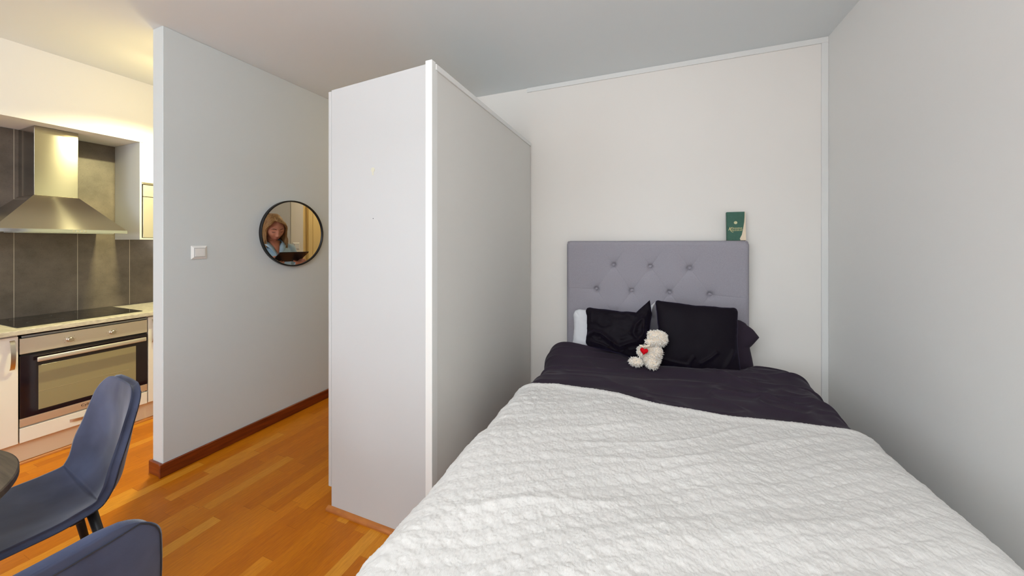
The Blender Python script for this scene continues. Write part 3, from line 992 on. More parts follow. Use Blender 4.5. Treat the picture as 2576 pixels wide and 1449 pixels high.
# sheets draped over the bed
def drape(name, m, xl, xr, rad, ztop, low, y0, y1f, disp, nu, nv, thick, parent=None, endr=0.0, flare=0.04):
    L = ztop - low - rad
    Wf = (xr - rad) - (xl + rad)
    q = rad * PI / 2
    s = np.linspace(-(q + L), Wf + q + L, nu)
    x = np.zeros(nu); z = np.zeros(nu); nxx = np.zeros(nu); nzz = np.ones(nu)
    for i, si in enumerate(s):
        if si < 0 or si > Wf:
            t = -si if si < 0 else si - Wf
            sg = -1 if si < 0 else 1
            c0 = xl + rad if si < 0 else xr - rad
            if t < q:
                a = t / rad
                x[i] = c0 + sg * rad * math.sin(a); z[i] = ztop - rad + rad * math.cos(a)
                nxx[i] = sg * math.sin(a); nzz[i] = math.cos(a)
            else:
                x[i] = c0 + sg * (rad + flare * ((t - q) / max(L, 1e-3)) ** 1.5); z[i] = ztop - rad - (t - q)
                nxx[i] = sg; nzz[i] = 0
        else:
            x[i] = xl + rad + si; z[i] = ztop
    v = np.linspace(0, 1, nv)
    Lf = 0.32
    X = np.repeat(x[:, None], nv, 1); Z = np.repeat(z[:, None], nv, 1)
    Sx = np.repeat(s[:, None], nv, 1)
    xc = np.clip(X, xl + rad * 0.2, xr - rad * 0.2)
    Y1 = y1f(xc)
    Yr = (y0 - Lf) + v[None, :] * (Y1 - (y0 - Lf))
    Y = np.maximum(Yr, y0)
    D = disp(Sx + xl + rad, Y, Y1)
    NX = np.repeat(nxx[:, None], nv, 1); NZ = np.repeat(nzz[:, None], nv, 1)
    X = X + NX * D; Z = Z + NZ * D
    over = np.clip(y0 - Yr, 0, None)
    Z = Z - over * np.clip(NZ, 0, 1); Y = Y - 0.05 * (1 - np.exp(-over / 0.05)) * (0.4 + 0.6 * np.clip(NZ, 0, 1))
    if endr > 0:
        t = np.clip((Y - (Y1 - endr)) / endr, 0, 1)
        Z = Z - endr * (1 - np.sqrt(np.clip(1 - t ** 2, 0, 1))) * np.clip(NZ, 0, 1)
    P = np.stack([X, Y, Z], -1)
    return grid_mesh(name, P, m, parent, thick=thick, off=-1.0, flip=False)


def puff(x, y):
    return 0.010 * vnoise(x * 2.3 + 3.1, y * 2.1 + 1.7) + 0.006 * vnoise(x * 5.0, y * 4.3 + 9)


_hx = np.linspace(-0.9, 1.1, 401)
_hy = np.interp(_hx, [-0.65, -0.5, -0.40, -0.11, 0.0, 0.33, 0.48, 0.60, 0.66, 0.72, 0.82], [2.38, 2.47, 2.475, 2.44, 2.35, 2.35, 2.39, 2.48, 2.485, 2.44, 2.36])
_hy = np.convolve(np.pad(_hy, 10, mode='edge'), np.hanning(23)[1:-1] / np.hanning(23).sum(), 'valid')


def head_edge(x):
    return np.interp(x, _hx, _hy) + 0.025


def duvet_disp(x, y, y1):
    d = puff(x, y)
    on = ss(1.62, 1.76, y)
    # long soft creases across the bed
    w1 = vnoise(x * 1.6 + 7, y * 9 + 2 * vnoise(x * 1.2, y * 2))
    rd = lambda n, e: 1 - np.sqrt(n * n + e)
    w2 = rd(vnoise(x * 2.6 + 0.8 * y + 3, y * 7.5 - x * 1.5 + 5), 0.012)
    w3 = rd(vnoise(x * 5 - y * 3 + 1, y * 9 + x * 4), 0.015)
    w4 = rd(vnoise(x * 4.1 + y * 2.2 + 40, y * 13 - x * 2.5 + 2), 0.015)
    d = d + on * (0.006 * w1 + 0.026 * (w2 ** 6) + 0.022 * (w3 ** 5) * ss(-0.1, 0.6, x) + 0.011 * w4 ** 6 - 0.004)
    # plump head hem
    d = d + 0.022 * np.exp(-((y1 - y - 0.12) / 0.09) ** 2) + 0.03 * np.exp(-((x + 0.52) / 0.16) ** 2) * ss(2.1, 2.4, y)
    return d


duv = drape('duvet', M['duvet'], -0.635, 0.800, 0.09, 0.622, 0.30, 0.42, head_edge, duvet_disp, 380, 540, 0.02, endr=0.03)
tag(duv, 'dark plum duvet covering the bed between the pillows and the white blanket', 'duvet')


def blanket_edge(x):
    return np.interp(x, [-0.7, -0.56, -0.45, -0.38, -0.13, 0.10, 0.33, 0.54, 0.69, 0.85], [1.69, 1.72, 1.765, 1.765, 1.745, 1.700, 1.700, 1.735, 1.745, 1.76])


def blanket_disp(x, y, y1):
    d = puff(x, y)
    wx = x + 0.008 * vnoise(x * 5 + 1, y * 5) + 0.018 * vnoise(x * 1.7, y * 1.9 + 8)
    wy = y + 0.008 * vnoise(x * 5 + 31, y * 5 + 4) + 0.018 * vnoise(x * 1.7 + 11, y * 1.9 + 3)
    p = (wx * 0.866 + wy * 0.5) / 0.054
    qq = (wx * 0.5 - wy * 0.866) / 0.050
    dp = (p - np.round(p)) * 0.054; dq = (qq - np.round(qq)) * 0.050
    fp = np.abs(np.sin(PI * p)); fq = np.abs(np.sin(PI * qq))
    cellr = _T[np.floor(p).astype(int) & 255, np.floor(qq).astype(int) & 255]
    pit = np.exp(-(((p - np.floor(p) - 0.28) * 0.054) ** 2 + ((qq - np.floor(qq) - 0.76) * 0.050) ** 2) / 0.011 ** 2)
    quilt = 0.0027 * (fp * fq) ** 0.7 - (0.0010 + 0.0030 * cellr) * pit + 0.0008 * np.exp(-(dp / 0.004) ** 2)
    inner_ = ss(0.035, 0.075, y1 - y)
    d = d + inner_ * quilt
    # ripples across the bed
    rp = (-wx * 0.45 + wy * 0.89)
    r1 = vnoise(rp * 11 + 3, (wx * 0.89 + wy * 0.45) * 1.6)
    r2 = 1 - np.sqrt(vnoise(rp * 9 + 1.2 * vnoise(x * 2, y * 2) + 20, (wx * 0.89 + wy * 0.45) * 1.3 + 6) ** 2 + 0.03)
    d = d + (0.3 + 0.7 * ss(0.03, 0.2, y1 - y)) * (0.0045 * r1 + 0.0085 * r2 ** 3)
    # pile
    d = d + 0.0010 * vnoise(x * 260, y * 90) + 0.0006 * vnoise(x * 120 + 5, y * 110) + 0.0009 * vnoise(x * 330 + y * 90, y * 260)
    # thick turned hem
    hem = y1 - y
    d = d + 0.010 * np.exp(-((hem - 0.02) / 0.022) ** 2)
    return d + 0.018


blk = drape('plush_blanket', M['fleece'], -0.640, 0.805, 0.10, 0.628, 0.16, 0.31, blanket_edge, blanket_disp, 900, 740, 0.016, endr=0.010, flare=0.06)
tag(blk, 'white plush blanket with embossed diamond quilting spread over the foot half of the bed', 'blanket')


# pillows
def pillow(name, m, w_, h_, t_, loc, rot, corners=None, wr=None, n=110, p_=0.42, ear=0.02, label=None, cat=None, group=None, rc=0.05, sharp=False, outline=None):
    u, v = np.meshgrid(np.linspace(-1, 1, n), np.linspace(-1, 1, n), indexing='ij')
    e = (1 - np.abs(u) ** 2.6) * (1 - np.abs(v) ** 2.6)
    th = t_ * np.clip(e, 0, 1) ** p_
    # sides pull in between the corners
    px = u * (w_ / 2) * (1 - 0.055 * (1 - v ** 2)) + ear * np.sign(u) * (np.abs(u * v) ** 8)
    pz = v * (h_ / 2) * (1 - 0.055 * (1 - u ** 2)) + ear * np.sign(v) * (np.abs(u * v) ** 8)
    if rc:
        W_, H_ = w_ / 2, h_ / 2
        ix = np.clip(np.abs(px) - (W_ - rc), 0, None); iz = np.clip(np.abs(pz) - (H_ - rc), 0, None)
        rr_ = np.hypot(ix, iz); kk = np.where(rr_ > 1e-6, np.maximum(ix, iz) / np.maximum(rr_, 1e-6), 1.0)
        nr = ~((u > 0) & (v > 0)) if sharp else np.ones_like(u, bool)
        px = np.where(nr, np.sign(px) * (np.abs(px) - ix + ix * kk), px); pz = np.where(nr, np.sign(pz) * (np.abs(pz) - iz + iz * kk), pz)
    if corners is not None:   # corner shifts: (-,-),(+,-),(+,+),(-,+)
        wgt = [(1 - u) * (1 - v) / 4, (1 + u) * (1 - v) / 4, (1 + u) * (1 + v) / 4, (1 - u) * (1 + v) / 4]
        for c_, g_ in zip(corners, wgt):
            px = px + c_[0] * g_ ** c_[2]; pz = pz + c_[1] * g_ ** c_[2]
    px = px + 0.005 * fbm(u * 2.3 + loc[0] * 9, v * 2.7 + 3); pz = pz + 0.005 * fbm(u * 2.9 + 7, v * 2.1 + loc[0] * 5)
    if outline:
        px, pz = outline(px, pz, u, v)
    fr_ = th / 2; bk = -th / 2
    f2 = fr_ + (wr(px, pz, u, v) if wr else 0) * np.clip(e * 3, 0, 1)
    A = np.stack([px, -f2, pz], -1); B = np.stack([px, -bk, pz], -1)
    verts = np.concatenate([A.reshape(-1, 3), B.reshape(-1, 3)])
    idx = np.arange(n * n).reshape(n, n)
    a, b_, c, d = idx[:-1, :-1], idx[1:, :-1], idx[1:, 1:], idx[:-1, 1:]
    F = np.stack([a, b_, c, d], -1).reshape(-1, 4)
    G = F[:, ::-1] + n * n
    me = bpy.data.meshes.new(name)
    me.from_pydata(verts.tolist(), [], F.tolist() + G.tolist())
    bm = bmesh.new(); bm.from_mesh(me)
    bmesh.ops.remove_doubles(bm, verts=bm.verts, dist=0.0004)
    bmesh.ops.recalc_face_normals(bm, faces=bm.faces)
    bm.to_mesh(me); bm.free()
    o = link(name, me, m, None, True)
    o.location = loc
    o.rotation_euler = rot
    tag(o, label, cat, group)
    return o


def ridge(px, pz, pts, w0, amp):
    out = 0
    for (a, b_), (c, d) in zip(pts[:-1], pts[1:]):
        dx, dz = c - a, d - b_
        t = np.clip(((px - a) * dx + (pz - b_) * dz) / (dx * dx + dz * dz), 0, 1)
        r = np.hypot(px - a - t * dx, pz - b_ - t * dz)
        out = np.maximum(out, np.exp(-(r / w0) ** 2))
    return amp * out


def wr_left(px, pz, u, v):
    o = ridge(px, pz, [(-0.19, -0.055), (-0.14, -0.025), (-0.09, -0.03), (0.0, -0.085), (0.03, -0.10), (0.08, -0.07), (0.14, -0.05), (0.18, 0.02)], 0.014, 0.016)
    o = o + ridge(px, pz, [(0.16, 0.10), (0.12, 0.05), (0.11, 0.0), (0.14, -0.04)], 0.015, 0.012)
    o = o + ridge(px, pz, [(0.19, 0.14), (0.17, 0.06), (0.18, 0.0)], 0.012, 0.010)
    o = o + ridge(px, pz, [(-0.16, -0.09), (-0.08, -0.10), (0.0, -0.135)], 0.012, 0.010)
    return 1.25 * o + 0.007 * fbm(px * 12, pz * 14) + 0.006 * (1 - np.abs(fbm(px * 9 + 4, pz * 13 + 2))) ** 5


def wr_right(px, pz, u, v):
    o = ridge(px, pz, [(0.02, -0.15), (0.07, -0.11), (0.10, -0.08)], 0.010, 0.009)
    o = o + ridge(px, pz, [(-0.05, -0.17), (-0.02, -0.12)], 0.010, 0.007) + ridge(px, pz, [(0.14, -0.17), (0.19, -0.06)], 0.012, 0.007)
    o = o + ridge(px, pz, [(-0.2, -0.15), (-0.12, -0.165), (-0.04, -0.17)], 0.008, 0.007)
    return 1.2 * o + 0.004 * fbm(px * 9, pz * 9)


def wr_soft(px, pz, u, v):
    return 0.007 * fbm(px * 9 + 3, pz * 11)


def ear_up(px, pz, u, v):
    # the upper right corner sticks up like an ear, its outer side steep
    k = np.clip((u - 0.52) / 0.38, 0, 1) * np.clip((1.04 - u) / 0.13, 0, 1)
    return px, pz + 0.086 * k * ss(0.1, 1.0, v)


def ear_side(px, pz, u, v):
    k = np.clip(1 - np.abs(v - 0.42) / 0.42, 0, 1) * ss(0.55, 1.0, u)
    return px + 0.050 * k, pz


pillow('pillow', M['white_linen'], 0.53, 0.32, 0.13, (-0.266, 2.528, 0.738), (math.radians(-14), 0, 0), wr=wr_soft, ear=0.0, rc=0.06, sharp=True,
       corners=[(0, 0, 1), (0, 0, 1), (0.040, 0.085, 12), (0, 0, 1)],
       label='white bed pillow standing behind the crumpled black cushion', cat='pillow')
pillow('pillow', M['duvet'], 0.53, 0.33, 0.12, (0.306, 2.528, 0.748), (math.radians(-14), math.radians(3), 0), wr=wr_soft, outline=ear_side,
       corners=[(0, 0, 1), (0.035, 0.0, 1), (0.0, 0.0, 1), (0, 0, 1)], ear=0.0, rc=0.07,
       label='dark plum pillow peeking out at the right behind the black cushion', cat='pillow')
pillow('cushion', M['black_velvet'], 0.445, 0.285, 0.10, (-0.206, 2.425, 0.787), (math.radians(-17), math.radians(1), math.radians(-3)), wr=wr_left, n=150,
       corners=[(0.02, 0.02, 1), (-0.02, -0.03, 1), (0, 0, 1), (0.0, 0.0, 1)], ear=0.0, rc=0.035, outline=ear_up,
       label='crumpled black velvet cushion at the left of the bed, one corner pointing up', cat='cushion', group='black velvet cushions')
pillow('cushion', M['black_velvet'], 0.470, 0.395, 0.12, (0.260, 2.385, 0.805), (math.radians(-15), math.radians(1.5), math.radians(2)), wr=wr_right, n=150,
       corners=[(0.02, 0.0, 1), (0.0, -0.005, 1), (-0.005, 0.0, 1), (0.0, 0.01, 1)], ear=0.0, p_=0.36, rc=0.03,
       label='smooth square black velvet cushion at the right, behind the teddy bear', cat='cushion', group='black velvet cushions')

# ------------------------------------------------------------------ teddy bear
def teddy():
    root = empty('teddy_bear', (-0.005, 2.235, 0.636), 0, 'small fluffy cream teddy bear with a red heart leaning on the black cushion', 'soft toy')
    # ellipsoids (centre, radii) in local x (right), y (away from viewer), z
    E = [((0.012, 0.012, 0.052), (0.050, 0.042, 0.056)),      # tummy
         ((0.010, 0.016, 0.095), (0.042, 0.036, 0.040)),      # chest
         ((0.046, 0.012, 0.165), (0.050, 0.042, 0.043)),      # head
         ((0.004, -0.014, 0.148), (0.024, 0.022, 0.018)),     # muzzle
         ((0.078, 0.022, 0.178), (0.018, 0.012, 0.018)),      # ear
         ((0.010, 0.010, 0.190), (0.016, 0.011, 0.016)),      # ear
         ((-0.070, -0.020, 0.028), (0.036, 0.026, 0.024)),    # leg pointing left
         ((0.018, -0.026, 0.026), (0.030, 0.030, 0.024)),     # leg pointing at viewer
         ((-0.040, -0.010, 0.088), (0.022, 0.022, 0.032)),    # arm
         ((0.046, -0.010, 0.090), (0.024, 0.024, 0.034))]     # arm
    rng = random.Random(5)
    bodyb = MB()
    for c, r in E:
        bodyb.ell(c, r)
    body = bodyb.build('body', M['bear_skin'], root, True)
    rm = body.modifiers.new('remesh', 'REMESH'); rm.mode = 'VOXEL'; rm.voxel_size = 0.004; rm.use_smooth_shade = True
    sm = body.modifiers.new('smooth', 'SMOOTH'); sm.iterations = 4
    # tufts of plush as one coat
    V, F = [], []
    def inside(p, skip):
        for k, (c, r) in enumerate(E):
            if k != skip and sum(((p[i] - c[i]) / r[i]) ** 2 for i in range(3)) < 0.9:
                return True
        return False
    for k, (c, r) in enumerate(E):
        area = (r[0] * r[1] * r[2]) ** (2 / 3)
        cnt = int(420000 * area)
        for _ in range(cnt):
            z = rng.uniform(-1, 1); t = rng.uniform(0, 2 * PI); q = math.sqrt(1 - z * z)
            d = Vector((q * math.cos(t), q * math.sin(t), z))
            p = Vector((c[0] + r[0] * d.x, c[1] + r[1] * d.y, c[2] + r[2] * d.z))
            if inside(p, k) or p.z < 0.003:
                continue
            nrm = Vector((d.x / r[0], d.y / r[1], d.z / r[2])).normalized()
            nrm = (nrm + Vector((rng.uniform(-.6, .6), rng.uniform(-.6, .6), rng.uniform(-.7, .3)))).normalized()
            ln = rng.uniform(0.006, 0.012)
            a = nrm.orthogonal().normalized(); b_ = nrm.cross(a)
            w_ = rng.uniform(0.0012, 0.0022)
            i0 = len(V)
            bend = Vector((rng.uniform(-.003, .003), rng.uniform(-.003, .003), rng.uniform(-.004, .001)))
            for j in range(4):
                an = j * PI / 2
                V.append(tuple(p - nrm * 0.002 + (a * math.cos(an) + b_ * math.sin(an)) * w_))
            for j in range(4):
                an = j * PI / 2
                V.append(tuple(p + nrm * ln * 0.6 + bend * 0.3 + (a * math.cos(an) + b_ * math.sin(an)) * w_ * 0.9))
            V.append(tuple(p + nrm * ln + bend))
            for j in range(4):
                j2 = (j + 1) % 4
                F.append((i0 + j, i0 + j2, i0 + 4 + j2, i0 + 4 + j)); F.append((i0 + 4 + j, i0 + 4 + j2, i0 + 8))
    me = bpy.data.meshes.new('plush'); me.from_pydata(V, [], F)
    fur = link('plush_coat', me, M['bear_fur'], root, True)
    MB().ell((-0.016, -0.038, 0.140), (0.010, 0.004, 0.0020), Euler((0, 0.5, 0)), 12, 6).build('mouth', M['lash'], root, True)
    # heart
    hpts = []
    for t in np.linspace(0, 2 * PI, 60, endpoint=False):
        hx = 16 * math.sin(t) ** 3
        hy = 13 * math.cos(t) - 5 * math.cos(2 * t) - 2 * math.cos(3 * t) - math.cos(4 * t)
        hpts.append((hx / 16 * 0.0215, hy / 16 * 0.0215))
    hm = MB()
    layers = [(0.86, 0.006), (1.0, 0.003), (1.0, -0.003), (0.86, -0.006)]
    rs = [[hm.b.verts.new((p[0] * s_, y_, p[1] * s_)) for p in hpts] for s_, y_ in layers]
    for a, b_ in zip(rs[:-1], rs[1:]):
        for k in range(60):
            hm.b.faces.new((a[k], a[(k + 1) % 60], b_[(k + 1) % 60], b_[k]))
    cf = hm.b.verts.new((0, 0.008, 0)); cb = hm.b.verts.new((0, -0.008, 0))
    for k in range(60):
        hm.b.faces.new((rs[0][k], rs[0][(k + 1) % 60], cf)); hm.b.faces.new((rs[-1][(k + 1) % 60], rs[-1][k], cb))
    h_ = hm.build('heart', M['heart'], root, True)
    h_.location = (-0.026, -0.054, 0.104); h_.rotation_euler = (0, math.radians(6), math.radians(-8))
    # ribbon bow at the neck
    rb = MB()
    for sx in (-1, 1):
        rb.ell((-0.022 + sx * 0.014, -0.044, 0.130 + sx * 0.002), (0.015, 0.004, 0.006), Euler((0, -0.35 * sx, 0)), 16, 8)
    rb.ell((-0.022, -0.048, 0.129), (0.004, 0.004, 0.005), None, 12, 8)
    rb.build('ribbon_bow', M['ribbon'], root, True)
    root.scale = (1.04, 1.04, 1.04)
    return root


teddy()

# ------------------------------------------------------------------ book on the headboard
bk = empty('book', (0.531, 2.690, 1.3925), 0, 'small green book with gold lettering standing on the headboard', 'book')
bk.rotation_euler = (math.radians(-5), 0, 0)
bw, bh, bt = 0.054, 0.190, 0.013
MB().box((-bw + 0.001, -bt + 0.002, 0.001), (bw - 0.001, bt - 0.002, bh - 0.001)).build('pages', M['paper'], bk)
MB().box((-bw, bt - 0.002, 0), (bw, bt, bh)).build('back_cover', M['book_green'], bk)
# front cover, its right edge cut in a curve that bares a cream endpaper
yc = -bt
cur = [(bw - 0.006, bh), (bw - 0.007, bh * 0.8), (bw - 0.010, bh * 0.62), (bw - 0.016, bh * 0.42), (bw - 0.024, bh * 0.2), (bw - 0.036, 0.012), (bw - 0.032, 0.0)]
MB().prism([(-bw, 0.0), (-bw, bh)] + cur, 'y', yc, yc + 0.0022).build('front_cover', M['book_green'], bk)
MB().box((-bw - 0.001, yc, 0), (-bw + 0.002, bt, bh), 0.001, 1).build('spine', M['book_green'], bk)
em = MB()
em.lathe([(0.0098, 0.0), (0.0098, 0.0006)], 32, Matrix.Translation((-0.004, yc + 0.0001, 0.118)) @ Matrix.Rotation(PI / 2, 4, 'X'))
em.build('emblem', mat('gold_emblem', srgb(186, 184, 140), 0.5, var=((400, 400, 400), (0.4, 0.6), srgb(220, 214, 170))), bk)
RT = (PI / 2, 0, 0)
text_mesh('lettering', 'K', 0.033, M['gold'], bk, (-0.048, yc - 0.0003, 0.066), RT, 0.35, 0.0003)
text_mesh('lettering', 'ORANENS', 0.0135, M['gold'], bk, (-0.030, yc - 0.0003, 0.076), RT, 0.0, 0.0003)
text_mesh('lettering', 'BUDSKAP', 0.0135, M['gold'], bk, (-0.025, yc - 0.0003, 0.063), RT, 0.0, 0.0003)
MB().tube([(-0.036, yc - 0.0003, 0.074), (-0.030, yc - 0.0003, 0.060), (-0.022, yc - 0.0003, 0.055), (-0.016, yc - 0.0003, 0.058)], [0.0012, 0.0016, 0.0016, 0.0008], 6).build('swash', M['gold'], bk)

# ------------------------------------------------------------------ woman with a tablet, seen in the mirror
def capsule_chain(b, pts):
    """tapered limb along points (x,y,z,r)"""
    path, rad = [], []
    for (a, c) in zip(pts[:-1], pts[1:]):
        for t in np.linspace(0, 1, 6)[:-1]:
            path.append([a[i] * (1 - t) + c[i] * t for i in range(3)]); rad.append(a[3] * (1 - t) + c[3] * t)
    path.append(list(pts[-1][:3])); rad.append(pts[-1][3])
    b.tube(path, rad, 16)
    for p in (pts[0], pts[-1]):
        b.ell(p[:3], (p[3],) * 3, None, 16, 10)


def loft(b, secs, seg=32):
    """elliptic sections (cx,cy,z,rx,ry)"""
    rings = []
    for cx_, cy_, z, rx, ry in secs:
        rings.append([b.b.verts.new((cx_ + rx * math.cos(2 * PI * k / seg), cy_ + ry * math.sin(2 * PI * k / seg), z)) for k in range(seg)])
    for a, c in zip(rings[:-1], rings[1:]):
        for k in range(seg):
            b.b.faces.new((a[k], a[(k + 1) % seg], c[(k + 1) % seg], c[k]))
    b.b.faces.new(rings[0][::-1]); b.b.faces.new(rings[-1])


def voxel(o, size, it=6):
    m_ = o.modifiers.new('remesh', 'REMESH'); m_.mode = 'VOXEL'; m_.voxel_size = size; m_.use_smooth_shade = True
    s_ = o.modifiers.new('smooth', 'SMOOTH'); s_.iterations = it; s_.factor = 0.5
    return o


HEAD = Vector((0.0, -0.035, 1.515))
HROT = Euler((math.radians(20), math.radians(4), math.radians(6)))


def head_verts(scale=1.0, nu=96, nv=72):
    u = np.linspace(0, 2 * PI, nu, endpoint=False)
    v = np.linspace(0.02, PI - 0.02, nv)
    U, V = np.meshgrid(u, v, indexing='ij')
    dx, dy, dz = np.sin(V) * np.sin(U), -np.sin(V) * np.cos(U), np.cos(V)
    X, Y, Z = 0.074 * dx, 0.093 * dy, 0.116 * dz
    low = ss(0.0, -0.11, Z)
    X = X * (1 - 0.36 * low); Y = np.where(Y < 0, Y * (1 - 0.10 * low), Y * (1 - 0.45 * low))
    f = ss(0.0, -0.05, Y)
    g = lambda cx_, cz, sx, sz: np.exp(-((X - cx_) / sx) ** 2 - ((Z - cz) / sz) ** 2) * f
    dY = 0
    dY = dY - 0.012 * g(0, -0.012, 0.009, 0.026) - 0.018 * g(0, -0.040, 0.0125, 0.014)
    for s_ in (-1, 1):
        dY = dY + 0.011 * g(s_ * 0.030, 0.0, 0.017, 0.012) - 0.006 * g(s_ * 0.030, -0.002, 0.012, 0.008)
        dY = dY - 0.004 * g(s_ * 0.026, 0.020, 0.020, 0.007) - 0.005 * g(s_ * 0.038, -0.035, 0.018, 0.018)
        dY = dY - 0.006 * g(s_ * 0.010, -0.044, 0.006, 0.007)
    dY = dY - 0.007 * g(0, -0.066, 0.019, 0.005) - 0.007 * g(0, -0.076, 0.016, 0.005) + 0.003 * g(0, -0.071, 0.020, 0.0018)
    dY = dY - 0.006 * g(0, -0.100, 0.016, 0.012) + 0.003 * g(0, -0.086, 0.018, 0.004)
    Y = Y + dY
    return np.stack([X, Y, Z], -1) * scale


PROT = math.radians(-82)


def woman():
    root = empty('person', (-1.965, 2.235, 0), PROT, 'person in a pale blue denim shirt looking at a tablet, seen in the mirror', 'person')
    b = MB()
    # head
    Pv = head_verts()
    nu, nv = Pv.shape[:2]
    mt = Matrix.Translation(HEAD) @ HROT.to_matrix().to_4x4() @ Matrix.Diagonal((1.1, 1.1, 1.1, 1))
    vs = [[b.b.verts.new(mt @ Vector(Pv[i, j])) for j in range(nv)] for i in range(nu)]
    for i in range(nu):
        for j in range(nv - 1):
            b.b.faces.new((vs[i][j], vs[(i + 1) % nu][j], vs[(i + 1) % nu][j + 1], vs[i][j + 1]))
    b.b.faces.new([vs[i][0] for i in range(nu)]); b.b.faces.new([vs[i][-1] for i in range(nu)][::-1])
    for s_ in (-1, 1):
        b.ell(mt @ Vector((s_ * 0.074, 0.008, -0.012)), (0.008, 0.016, 0.028), HROT, 14, 10)
    # neck and torso
    loft(b, [(0, 0.012, 1.30, 0.075, 0.055), (0, 0.010, 1.36, 0.055, 0.052), (0, 0.000, 1.41, 0.049, 0.050), (0, -0.012, 1.47, 0.050, 0.054)])
    loft(b, [(0, 0.01, 0.80, 0.15, 0.10), (0, 0.01, 0.90, 0.172, 0.112), (0, 0.0, 1.02, 0.142, 0.092), (0, 0.0, 1.08, 0.132, 0.088), (0, -0.005, 1.18, 0.146, 0.105),
             (0, 0.0, 1.27, 0.158, 0.098), (0, 0.008, 1.33, 0.150, 0.075), (0, 0.01, 1.365, 0.09, 0.055)])
    # legs
    for s_ in (-1, 1):
        capsule_chain(b, [(s_ * 0.085, 0.01, 0.86, 0.092), (s_ * 0.09, 0.0, 0.62, 0.070), (s_ * 0.092, -0.005, 0.48, 0.055), (s_ * 0.094, 0.012, 0.34, 0.054), (s_ * 0.096, 0.02, 0.09, 0.036)])
        capsule_chain(b, [(s_ * 0.096, 0.03, 0.045, 0.034), (s_ * 0.10, -0.06, 0.035, 0.034), (s_ * 0.105, -0.14, 0.025, 0.024)])
    # arms to the tablet
    hands = []
    for s_ in (-1, 1):
        sh = (s_ * 0.165, 0.01, 1.315, 0.048); el = (s_ * 0.215, -0.035, 1.055, 0.036); wr_ = (s_ * 0.118, -0.235, 1.190, 0.025)
        capsule_chain(b, [sh, (s_ * 0.195, -0.01, 1.19, 0.042), el, (s_ * 0.165, -0.14, 1.125, 0.033), wr_])
        # palm under the tablet edge
        pc = Vector((s_ * 0.122, -0.285, 1.205))
        capsule_chain(b, [(wr_[0], wr_[1], wr_[2], 0.024), (pc.x, pc.y, pc.z, 0.026), (pc.x - s_ * 0.002, pc.y - 0.025, pc.z + 0.002, 0.023)])
        for k, ln in enumerate((0.062, 0.072, 0.068, 0.054)):
            oy = -0.262 - 0.0185 * k
            ax = pc.x - s_ * 0.006
            capsule_chain(b, [(ax, oy, 1.203, 0.0088), (ax - s_ * ln * 0.45, oy - 0.006, 1.201, 0.0080), (ax - s_ * ln * 0.8, oy - 0.008, 1.207 - 0.003 * k, 0.0072), (ax - s_ * ln, oy - 0.010, 1.212 - 0.004 * k, 0.0064)])
        capsule_chain(b, [(pc.x + s_ * 0.012, -0.262, 1.222, 0.0105), (pc.x + s_ * 0.010, -0.272, 1.246, 0.0092), (pc.x - s_ * 0.012, -0.285, 1.256, 0.0078)])
    voxel(b.build('body', M['skin'], root, True), 0.0042, 3)
    # brows, lashes, lips
    fm = mt
    def onface(x, z, dy=-0.0015):
        Pf = Pv.reshape(-1, 3); Pf = Pf[Pf[:, 1] < 0]
        k = np.argmin((Pf[:, 0] - x) ** 2 + (Pf[:, 2] - z) ** 2)
        return fm @ Vector((x, Pf[k, 1] + dy, z))
    for s_ in (-1, 1):
        br = MB(); la = MB()
        br.tube([onface(s_ * x, z) for x, z in ((0.014, 0.017), (0.026, 0.021), (0.038, 0.021), (0.048, 0.015))], [0.0022, 0.0026, 0.0022, 0.001], 8)
        la.tube([onface(s_ * x, z) for x, z in ((0.019, -0.006), (0.026, -0.0085), (0.033, -0.009), (0.041, -0.006))], [0.001, 0.0017, 0.0019, 0.0012], 8)
        br.build('eyebrow', M['lash'], root, True); la.build('eyelash', M['lash'], root, True)
    MB().tube([onface(x, z) for x, z in ((-0.021, -0.071), (-0.010, -0.0685), (0, -0.070), (0.010, -0.0685), (0.021, -0.071))], [0.0012, 0.003, 0.0034, 0.003, 0.0012], 8).build('lips', M['lips'], root, True)
    # hair: cap and locks falling from a side parting
    rng = random.Random(3)
    hb_ = MB()
    hc = fm @ Vector((0, 0.014, 0.024))
    hb_.ell(hc, (0.085, 0.100, 0.110), HROT, 32, 20)
    cap = hb_
    # remove the part of the cap lying over the face
    inv = fm.inverted()
    kill = [v for v in cap.b.verts if (inv @ v.co).y < -0.030 + 0.9 * max(0, (inv @ v.co).z - 0.02) * -1 and (inv @ v.co).z < 0.078 or (inv @ v.co).z < -0.07]
    bmesh.ops.delete(cap.b, geom=kill, context='VERTS')
    for k in range(230):
        sd = -1 if rng.random() < 0.5 else 1
        a = rng.uniform(-0.35, 1.0)
        part = Vector((0.024, -0.074 + 0.085 * (a + 0.35), 0.092 + 0.030 * math.sin(min(1, a + 0.35) * PI * 0.8)))
        yy = -0.055 + 0.120 * (a + 0.35) / 1.35
        side = Vector((sd * rng.uniform(0.074, 0.082), yy, 0.01 + rng.uniform(-0.01, 0.02)))
        mid = (part + side) * 0.5 + Vector((sd * 0.012, -0.022 * (1 - a), 0.016))
        w1 = Vector((sd * rng.uniform(0.074, 0.084), yy + rng.uniform(-0.005, 0.012), -0.055))
        end_w = fm @ w1
        path = [fm @ part, fm @ mid, fm @ side, end_w,
                end_w + Vector((sd * rng.uniform(-0.004, 0.012), rng.uniform(-0.012, 0.006), -0.05)),
                end_w + Vector((sd * rng.uniform(-0.012, 0.012), rng.uniform(-0.020, 0.004), -0.095 - rng.uniform(0, 0.03)))]
        P_, _, _ = spline3(path, 14)
        hb_.tube(P_, list(np.linspace(0.0045, 0.0052, 8)) + list(np.linspace(0.005, 0.0016, 6)), 6)
